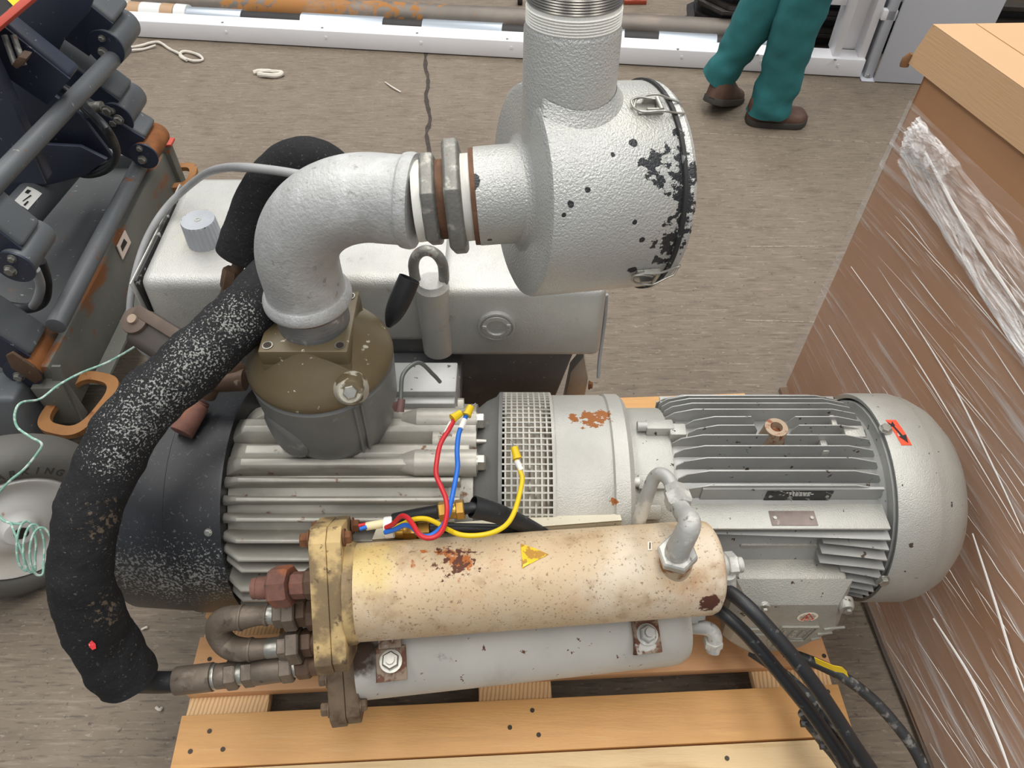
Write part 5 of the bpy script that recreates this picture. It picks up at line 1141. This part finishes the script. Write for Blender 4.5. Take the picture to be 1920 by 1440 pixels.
# clamp with rods at upper left
for dx in (0, 17):
    B().cyl(P(8+dx, 66, y=1.55), P(28+dx, 122, y=1.52), .006, n=12).obj('clamp_rod', m_galv_dk, lift)
B().prism([P(u, v, y=1.50) for u, v in ((22, 122), (34, 106), (50, 110), (44, 122), (30, 130))], (0, .03, 0)).obj('clamp_plate', m_brownfit, lift, bevel=.002)
# red platform rail and yellow hazard sign
ra, rb2 = P(-30, 76, d=1.45), P(100, -34, d=1.45)
d_ = (rb2-ra).normalized(); n_ = Vector((0, ST, CT)); n_ = (n_-d_*n_.dot(d_)).normalized(); o_ = d_.cross(n_)
B().hull8([ra-n_*.008, rb2-n_*.008, rb2-n_*.008+o_*.010, ra-n_*.008+o_*.010, ra+n_*.008, rb2+n_*.008, rb2+n_*.008+o_*.010, ra+n_*.008+o_*.010]).obj('platform_rail', m_redrail, lift, bevel=.002, label='red painted platform edge')
pts = [P(u, v, d=1.47) for u, v in ((-40, 62), (74, -30), (30, -60), (-80, 20))]
B().prism(pts, ray(0, 0)*.03).obj('platform_panel', m_blackwrap, lift)
B().prism([P(u, v, d=1.462) for u, v in ((12, -2), (32, 18), (62, -6), (50, -24), (20, -20))], ray(0, 0)*.003).obj('hazard_patch', m_yelblk, lift)
# clamp on arm + hoses
for off in (0, 6):
    B().tube([P(30, 118+off, y=1.78), P(80, 140+off, y=1.78), P(130, 172+off, y=1.78), P(165, 205+off, y=1.74), P(195, 235+off, y=1.60), P(215, 268+off, y=1.62), P(218, 295, y=1.64), P(200, 318-off, y=1.66), P(165, 328-off, y=1.68), P(120, 318-off, y=1.7)], .009, n=12).obj('hydraulic_hose', m_black_rubber, lift)
B().tube([P(75, 490, y=1.3), P(86, 530, y=1.3), P(80, 565, y=1.32), P(50, 578, y=1.33), P(0, 572, y=1.33), P(-40, 560, y=1.33)], .013, n=14).obj('hydraulic_hose', m_black_rubber, lift)
B().tube([P(66, 505, y=1.25), P(76, 535, y=1.26), P(70, 562, y=1.27), P(62, 574, y=1.28)], .010, n=12).obj('conduit', m_cable_grey, lift)
p0_, p1_ = P(158, 212, y=1.82), P(192, 200, y=1.82)
B().tube([p0_, p0_.lerp(p1_, .5)+Z*.006, p1_], .014, n=16, k=3).obj('hose_clamp', m_galv_dk, lift); 
p = P(201, 207, y=1.80); bolt(lift, m_galv_dk, p, -Y, .011, .008)
p = P(222, 224, y=1.80); bolt(lift, m_galv_dk, p, -Y, .011, .008)
# white washer disc near
p = P(46, 692, z=.285); B().cyl(p-Z*.01, p+Z*.004, .016, n=24).obj('white_pad', m_wwhite, lift)
p = P(30, 676, y=1.12); B().prism([P(u, v, y=1.10) for u, v in ((10, 668), (22, 662), (64, 690), (78, 712), (66, 720), (20, 690))], (0, .008, 0)).obj('keeper_plate', m_brownfit, lift, bevel=.002)
# wheel
wc = Vector((-1.020, .785, .19)); wn = Vector((.52, -.80, .0)).normalized(); wn = Vector((.58, -.66, .12)).normalized()
tyre = B().lathe(wc, wn, [(-.08, .11), (-.085, .150), (-.08, .176), (-.06, .188), (-.02, .190), (.006, .183), (.018, .165), (.020, .142), (.016, .130), (.005, .124), (-.02, .122)], 72, cap=False).obj('tyre', m_tyre, lift, ang=60)
rim = B().lathe(wc, wn, [(-.06, .124), (.010, .1265), (.016, .122), (.012, .112), (-.004, .104), (-.010, .085), (-.006, .072), (.004, .062), (.006, .045), (.010, .036), (.022, .030), (.024, .018), (.020, .001)], 72, cap=False).obj('wheel_rim', m_rim, lift, ang=50)
B().lathe(wc, wn, [(.020, .014), (.026, .013), (.027, .001)], 24).obj('hub_plug', m_blackwrap, rim)
for r_ in (.178, .170): B().lathe(wc, wn, [(.006, r_-.001), (.0185-(r_-.165)*.9, r_), (.006, r_+.001)], 72, cap=False).obj('tread_ring', m_tyre, tyre)
# lettering round the sidewall
wx = wn.cross(Z).normalized(); wx = wx if wx.x > 0 else -wx; wy = wn.cross(wx); wy = wy if wy.z > 0 else -wy
for i, ch in enumerate('MARKING', 4):
    if ch == ' ': continue
    ang_ = math.radians(117-i*8.2); r_ = .148
    o = wc+wx*math.cos(ang_)*r_+wy*math.sin(ang_)*r_+wn*.0195; tx = wx*math.sin(ang_)-wy*math.cos(ang_); ty = wx*math.cos(ang_)+wy*math.sin(ang_)
    text('letter', ch, .021, basis(o, tx, ty), M('tyre_letter', (58, 56, 52), .8) if i == 4 else bpy.data.materials['tyre_letter'], tyre, .0006, 0, .0006)

# green-white string: from the valve, over the chassis, coil by the wheel
g = [(268, 640, 1.52), (240, 658, 1.55), (200, 680, 1.56), (150, 700, 1.53), (110, 722, 1.50), (75, 748, 1.47), (40, 755, 1.43), (28, 775, 1.42), (32, 800, 1.42), (55, 818, 1.42), (78, 832, 1.42), (70, 850, 1.42), (45, 880, 1.42), (15, 905, 1.42), (-10, 940, 1.43), (5, 975, 1.43), (40, 983, 1.42)]
tag(B().tube([P(u, v, d=d) for u, v, d in g], .0024, n=8, k=7).obj('thin_cord', m_green), 'thin green and white cord trailing across the lift chassis', 'cord')
g = []
for k in range(3):
    cx_, w_ = (45+k*14, 18+k*2)
    for i in range(10):
        a = 2*math.pi*i/10+1.2; g.append((cx_+w_*math.cos(a)*.9+i*.8, 1022+45*math.sin(a)+6*k, 1.40+.012*math.cos(a)-.006*k))
g = [(20, 980, 1.42)]+g+[(100, 1048, 1.38), (112, 1058, 1.37)]
tag(B().tube([P(u, v, d=d) for u, v, d in g], .0022, n=8, k=4).obj('thin_cord', m_green), 'coiled end of green cord in front of the white wheel rim', 'cord')

# ================================================================== WHITE FRAME lying behind
ra = P(240, 70, z=0); rb_ = P(1612, 147, z=0); fd = (rb_-ra).normalized(); fnn = Vector((-fd.y, fd.x, 0)); fl_len = (rb_-ra).length
wf = thing('white_frame', 'white steel frame lying on the floor with an upright end post', 'frame', rb_)
mm = Matrix(((fd.x, fnn.x, 0, ra.x), (fd.y, fnn.y, 0, ra.y), (0, 0, 1, 0), (0, 0, 0, 1)))
rl = B().box(-.5, fl_len, 0, .095, .004, .078, mm).obj('bottom_rail', m_white, wf, bevel=.004)
for k, (u, v) in enumerate(((417, 42), (604, 52), (782, 62), (951, 73), (1271, 92), (1421, 103), (1566, 112))):
    p = P(u, v, z=.079); B().cyl(p-Z*.001, p+Z*.001, .006, n=10).obj('screw', m_galv_dk, rl)
    p2 = P(u+8, v+13, z=.055); loc = mm.inverted() @ p2; p2 = mm @ Vector((loc.x, -.0005, .05)); B().cyl(p2, p2-fnn*.003, .006, n=10).obj('screw', m_white, rl)
# end posts: two channel posts and wide panel
def post(x0_, x1_, y0_, y1_, z0_, z1_, mt_, nm, bev=.003): return B().box(x0_, x1_, y0_, y1_, z0_, z1_, mm).obj(nm, mt_, wf, bevel=bev)
post(fl_len-.135, fl_len-.105, .02, .13, .075, 1.3, m_white, 'post_side'); post(fl_len-.03, fl_len, .02, .13, .075, 1.3, m_white, 'post_side'); post(fl_len-.13, fl_len-.005, .10, .125, .075, 1.3, m_white, 'post_back')
for z_ in (.27, .52, .78): post(fl_len-.235, fl_len-.135, .05, .085, z_, z_+.04, m_white, 'tie_bar')
post(fl_len-.26, fl_len-.235, .04, .11, .0, 1.3, m_whitegrey, 'inner_post')
post(fl_len+.015, fl_len+.05, .0, .14, .004, 1.3, m_whitegrey, 'channel_web'); post(fl_len+.05, fl_len+.42, -.03, -.015, .004, 1.25, m_whitegrey, 'end_panel'); post(fl_len+.41, fl_len+.42, -.015, .2, .004, 1.25, m_whitegrey, 'panel_return')
for z_ in (.24, .7): post(fl_len-.002, fl_len+.055, .0, .03, z_, z_+.04, m_white, 'tie_bar')
post(fl_len-.0, fl_len+.055, -.03, .1, .0, .006, m_whitegrey, 'foot_plate')
p = mm @ Vector((fl_len+.03, .01, .006)); bolt(wf, m_zinc, p, Z, .014, .012); 
# pipes behind the frame
def floor_line(u0, v0, u1, v1, z_): return P(u0, v0, z=z_), P(u1, v1, z=z_)
def pipe(nm, label, u0, v0, u1, v1, r, mat, cat='pipe', ext=0.):
    a, c = floor_line(u0, v0, u1, v1, r); d = (c-a).normalized(); t = thing(nm, label, cat, a)
    B().cyl(a-d*ext, c, r, n=36).obj('tube', mat, t); return t, a, c, d
off2 = .175; r1 = .042
a = mm @ Vector((-.15, .145, r1)); c = mm @ Vector((fl_len-.28, .145, r1)); d = (c-a).normalized()
t1 = thing('banded_pipe', 'steel pipe with alternating black and foil bands behind the white rail', 'pipe', a)
B().cyl(a, c, r1-.004, n=32).obj('tube', m_blackwrap, t1)
lt = (c-a).length
for s0, s1 in ((.40, .66), (.94, 1.32), (1.50, 1.86), (2.05, 2.40), (2.55, 2.80), (2.93, 3.08)):
    pa2 = a+d*s0; pb2 = a+d*min(s1, lt); B().lathe(pa2, d, [(0, r1-.004), (0, r1+.002), ((pb2-pa2).length, r1+.002), ((pb2-pa2).length, r1-.004)], 32, cap=False).obj('foil_band', m_silverwrap, t1)
for s0, s1, mt_ in ((-.06, .12, m_clear), (.12, .18, m_tan), (.18, .28, m_clear), (.28, .34, m_tan), (.345, .40, m_clear)):
    B().lathe(a+d*s0, d, [(0, r1), (.0, r1+.012), (s1-s0, r1+.010), (s1-s0, r1)], 28).obj('tape_wrap', mt_, t1)
a2 = mm @ Vector((-.05, .250, .055)); c2 = mm @ Vector((fl_len-.48, .250, .055)); t2 = thing('steel_pipe', 'long rusty brown steel pipe behind the banded pipe', 'pipe', a2)
B().cyl(a2, c2, .055, n=36).obj('tube', m_steelpipe, t2)
d2_ = (c2-a2).normalized()
for k, (s0, s1, mt_) in enumerate(((0, .08, m_tan), (.08, .15, m_clear), (.15, .22, m_tan), (.22, .27, m_clear))):
    B().lathe(c2+d2_*(s0-.02), d2_, [(0, .050), (0, .058+.002*k), (s1-s0, .060-.003*k), (s1-s0, .05)], 24).obj('tape_wrap', mt_, t2)
q = B().tube([c2+d2_*.25, c2+d2_*.29+Z*.03, c2+d2_*.30+Z*.07], [.05, .04, .008], n=12, k=3, wob=.4).obj('wrap_end', m_clear, t2)
# black steel channels stacked behind
def chan(k, label):
    zc_ = .035+.075*k; x0_ = -.0
    o = P(1285, 66, z=0)
    base = mm.inverted() @ o
    X0, Y0 = base.x+(0.03*k), base.y-.02+.0*k
    t = thing('steel_channel', label, 'steel channel', mm @ Vector((X0, Y0, zc_-.035)))
    out = [(X0, Y0+.05), (X0+.10, Y0-.06), (X0+1.5, Y0-.06), (X0+1.5, Y0+.30), (X0+.10, Y0+.30), (X0, Y0+.18)]
    B().prism([mm @ Vector((x_, y_, zc_-.035)) for x_, y_ in out], (0, 0, .018)).obj('lower_flange', m_blacksteel, t)
    inn = [(X0+.02, Y0+.07), (X0+.11, Y0-.03), (X0+1.48, Y0-.03), (X0+1.48, Y0+.28), (X0+.12, Y0+.28), (X0+.02, Y0+.17)]
    B().prism([mm @ Vector((x_, y_, zc_-.017)) for x_, y_ in inn], (0, 0, .036)).obj('web', M('dark_web', (22, 20, 20), .6) if k == 0 else bpy.data.materials['dark_web'], t)
    B().prism([mm @ Vector((x_, y_, zc_+.019)) for x_, y_ in out], (0, 0, .018)).obj('upper_flange', m_blacksteel, t, bevel=.002)
for k, lb_ in enumerate(('lowest dark steel channel in the stack behind the walking person', 'middle dark steel channel in the stack behind the walking person', 'top dark steel channel in the stack behind the walking person')): chan(k, lb_)
# orange foot, yellow machine corner, black castor, white cloth roll
p = P(1192, 6, z=0)
t = thing('orange_bracket', 'small orange machine foot on the floor at the top edge', 'bracket', p)
B().box(p.x-.06, p.x+.05, p.y-.02, p.y+.08, 0, .02).obj('foot_plate', m_darkred, t, bevel=.003); B().box(p.x-.02, p.x+.02, p.y+.0, p.y+.06, .02, .4).obj('upright', m_darkred, t, bevel=.003)
p = P(975, 8, z=0); t = thing('castor', 'small black castor on the floor beside the silencer inlet', 'castor', p)
B().cyl(p+Vector((-.012, 0, .022)), p+Vector((.012, 0, .022)), .022, n=20).obj('wheel', m_blackwrap, t, bevel=.003); B().box(p.x-.018, p.x+.018, p.y-.012, p.y+.012, .03, .075).obj('fork', m_blacksteel, t, bevel=.002)
p = P(1895, 45, z=0); t = thing('yellow_machine', 'worn yellow machine base in the far right corner', 'machine', p)
B().box(p.x-.14, p.x+.9, p.y+.0, p.y+.6, 0.02, .42).obj('base_skirt', m_yellowm, t, bevel=.02); B().box(p.x-.16, p.x+.92, p.y-.03, p.y+.62, .0, .05).obj('plinth', m_blackwrap, t, bevel=.004); B().box(p.x-.1, p.x+.86, p.y+.05, p.y+.55, .42, .75).obj('hood', m_whitegrey, t, bevel=.01)
p = P(240, 5, z=.02); q = B(); q.tube([p+Vector((-.12, .03, 0)), p, p+Vector((.06, -.01, .005))], [.02, .025, .022], n=14, k=4, wob=.3); tag(q.obj('cloth_roll', m_scrap), 'crumpled white cloth roll on the floor by the pipe end', 'cloth')
# floor litter
def litter(nm, label, pts, r, z_=.006, cat='litter'):
    return tag(B().tube([P(u, v, z=z_+.004*(i % 2)) for i, (u, v) in enumerate(pts)], r, n=8, k=5, wob=.3).obj(nm, m_scrap), label, cat)
litter('plastic_string', 'twisted strand of white plastic on the floor by the white rail', [(236, 90), (262, 86), (285, 80), (300, 80), (318, 92), (335, 100), (345, 108), (362, 114), (380, 112), (372, 103), (352, 97), (340, 98), (338, 106), (350, 113)], .006)
litter('plastic_string', 'short white plastic strand beside the grey lift arm', [(232, 96), (250, 94), (270, 92), (292, 85)], .005)
litter('plastic_scrap', 'crumpled scrap of white plastic alone on the open floor', [(476, 136), (488, 133), (505, 133), (528, 137), (520, 142), (500, 141), (485, 139)], .010, .008)
litter('wood_splinter', 'pale splinter lying left of the floor joint', [(722, 154), (735, 163), (752, 173)], .003, .003)
litter('wood_chip', 'small pale chip on the dark floor beside the pallet', [(266, 1180), (274, 1176), (276, 1177)], .003, .003)
litter('paper_scrap', 'tiny white scrap left of the pallet corner', [(293, 1327), (299, 1331), (303, 1328)], .0035, .003)

# ================================================================== PERSON
per = thing('person', 'person in teal work trousers and brown shoes walking by the white frame', 'person', P(1440, 215, z=0))
def skin_mesh(name, verts, edges, mat, sub=2):
    me = bpy.data.meshes.new(name); me.from_pydata([v[0] for v in verts], edges, []); o = bpy.data.objects.new(name, me); COL.objects.link(o)
    sm = o.modifiers.new('s', 'SKIN'); 
    for i, v in enumerate(verts):
        r = v[1]; o.data.skin_vertices[0].data[i].radius = r if isinstance(r, tuple) else (r, r)
    o.data.skin_vertices[0].data[0].use_root = True
    ss = o.modifiers.new('u', 'SUBSURF'); ss.levels = sub; ss.render_levels = sub
    dg = bpy.context.evaluated_depsgraph_get(); m2_ = bpy.data.meshes.new_from_object(o.evaluated_get(dg)); bpy.data.objects.remove(o)
    m2_.materials.clear(); m2_.materials.append(mat); m2_.shade_smooth()
    return link(bpy.data.objects.new(name, m2_), per)
aR = Vector((1.00, 2.70, .085)); kR = P(1505, 5, y=2.69); hR = Vector((1.06, 2.69, .92))
aL = Vector((.815, 2.81, .14)); kL = P(1432, 8, y=2.79); hL = Vector((1.05, 2.83, .92))
# body (head, neck, arms, torso, legs) as one skinned figure, clothes over it
pv = Vector((1.055, 2.76, .97)); ch = Vector((1.09, 2.76, 1.28)); nk = Vector((1.115, 2.76, 1.50)); hd = Vector((1.13, 2.76, 1.60)); hd2 = Vector((1.14, 2.76, 1.72))
bv = [(pv, .13), (ch, .13), (nk, .055), (hd, .085), (hd2, .08), (hR, .08), (kR, .055), (aR, .04), (hL, .08), (kL, .055), (aL, .04),
      (ch+Vector((0, -.19, .14)), .05), (ch+Vector((.05, -.24, -.12)), .042), (ch+Vector((.20, -.22, -.30)), .03), (ch+Vector((0, .19, .14)), .05), (ch+Vector((-.06, .24, -.12)), .042), (ch+Vector((-.04, .23, -.36)), .03),
      (ch+Vector((.26, -.215, -.36)), .022), (ch+Vector((-.03, .225, -.44)), .022)]
be = [(0, 1), (1, 2), (2, 3), (3, 4), (0, 5), (5, 6), (6, 7), (0, 8), (8, 9), (9, 10), (1, 11), (11, 12), (12, 13), (1, 14), (14, 15), (15, 16), (13, 17), (16, 18)]
skin_mesh('body', bv, be, m_skin)
mk = lambda a, c, t: a.lerp(c, t)
hemR = aR+Vector((-.01, 0, -.17)); hemL = aL+Vector((-.07, 0, -.15))
tv = [(pv, (.16, .17)), (hR+Vector((0, .02, -.06)), .115), (mk(hR, kR, .55), .10), (kR+Vector((.005, 0, 0)), .090), (mk(kR, aR, .45)+Vector((.004, 0, 0)), .086), (mk(kR, aR, .8), .084), (hemR, .084),
      (hL+Vector((0, -.02, -.06)), .115), (mk(hL, kL, .55), .10), (kL, .088), (mk(kL, aL, .45), .078), (mk(kL, aL, .8), .070), (hemL, .068), (pv+Vector((.005, 0, .10)), (.15, .16))]
te = [(0, 1), (1, 2), (2, 3), (3, 4), (4, 5), (5, 6), (0, 7), (7, 8), (8, 9), (9, 10), (10, 11), (11, 12), (0, 13)]
tr = skin_mesh('trousers', tv, te, m_teal, 3)
bm = bmesh.new(); bm.from_mesh(tr.data)
for sel, pt, nn_ in ((lambda x_: x_ > .905, Vector((1.0, 0, .048)), Vector((-.08, 0, 1))), (lambda x_: x_ <= .905, Vector((.815, 2.81, .105)), Vector((.55, -.1, 1)))):
    fs2 = [f for f in bm.faces if f.calc_center_median().z < .35 and sel(f.calc_center_median().x)]
    ge = list({e for f in fs2 for e in f.edges})+fs2+list({v for f in fs2 for v in f.verts})
    bmesh.ops.bisect_plane(bm, geom=ge, plane_co=pt, plane_no=nn_, clear_inner=True)
bm.to_mesh(tr.data); bm.free(); tr.data.update()
for v in tr.data.vertices:   # folds
    n_ = v.normal; f = .008*noise.noise(v.co*9)+.006*noise.noise(v.co*24)+.007*math.sin(v.co.z*55+v.co.x*22+3*noise.noise(v.co*5))*max(0, .5-v.co.z)*1.2
    v.co += n_*f
jv = [(pv+Vector((.005, 0, .04)), (.165, .18)), (pv+Vector((.015, 0, .16)), (.15, .17)), (ch, (.14, .18)), (nk-Vector((.01, 0, .05)), .08),
      (ch+Vector((0, -.19, .14)), .072), (ch+Vector((.05, -.24, -.12)), .06), (ch+Vector((.17, -.225, -.26)), .048), (ch+Vector((0, .19, .14)), .072), (ch+Vector((-.06, .24, -.12)), .06), (ch+Vector((-.045, .235, -.31)), .048)]
skin_mesh('jacket', jv, [(0, 1), (1, 2), (2, 3), (2, 4), (4, 5), (5, 6), (2, 7), (7, 8), (8, 9)], m_tealj)
def shoe(o, yaw, pitch, ln=.285, w_=.052):
    mm_ = Matrix.Translation(o) @ Matrix.Rotation(yaw, 4, 'Z') @ Matrix.Rotation(pitch, 4, 'Y')
    def sec(t):  # t 0 heel .. 1 toe
        return (w_*(.72+.28*math.sin(min(t*1.4, 1)*math.pi/2) if t < .75 else (1-.9*((t-.75)/.25)**3)*1.0), .085-.045*min(max((t-.30)/.45, 0), 1)+.004*math.sin(t*6)-(.03*((t-.85)/.15)**2 if t > .85 else 0)-(.012*((.12-t)/.12)**2 if t < .12 else 0))
    q = B(); n, m_ = 22, 16; vs = []
    for i in range(n+1):
        t = i/n; ww, hh = sec(t); ww *= (.35+.65*math.sqrt(min(t/.10, 1))) if t < .1 else 1
        for j in range(m_):
            a = 2*math.pi*j/m_; c_, s_ = math.cos(a), math.sin(a)
            y_ = math.copysign(abs(c_)**.75, c_)*ww; z_ = .022+(hh-.0)*max(s_, 0)**.8-(.004 if s_ < 0 else 0)
            vs.append(mm_ @ Vector((t*ln-.075, y_, z_)))
    q.add(vs, [(i*m_+j, i*m_+(j+1) % m_, (i+1)*m_+(j+1) % m_, (i+1)*m_+j) for i in range(n) for j in range(m_)]+[tuple(range(m_)), tuple(n*m_+j for j in range(m_))])
    up_ = q.obj('shoe', m_leather, per, ang=60)
    pts = []
    for i in range(n+1): t = i/n; ww, _ = sec(t); ww *= (.35+.65*math.sqrt(min(t/.10, 1))) if t < .1 else 1; pts.append((t*ln-.075, ww+.004))
    pts = pts+[(x_, -y_) for x_, y_ in reversed(pts)]
    B().prism([mm_ @ Vector((x_, y_, 0)) for x_, y_ in pts], mm_.to_3x3() @ Vector((0, 0, .026))).obj('sole', m_sole, up_, bevel=.003)
shoe(Vector((.992, 2.70, 0.0)), math.radians(-4), 0, .236)
yw = math.radians(50); hp_ = P(1331, 194, z=.06)
shoe(hp_+Vector((math.cos(yw), math.sin(yw), 0))*.070-Z*.026, yw, math.radians(20), .25)
hdm = B().lathe(hd2+Vector((-.02, 0, -.05)), Z, [(-.02, .09), (.03, .098), (.07, .085), (.10, .05), (.11, .001)], 24, cap=False).obj('hair', m_hair, per)
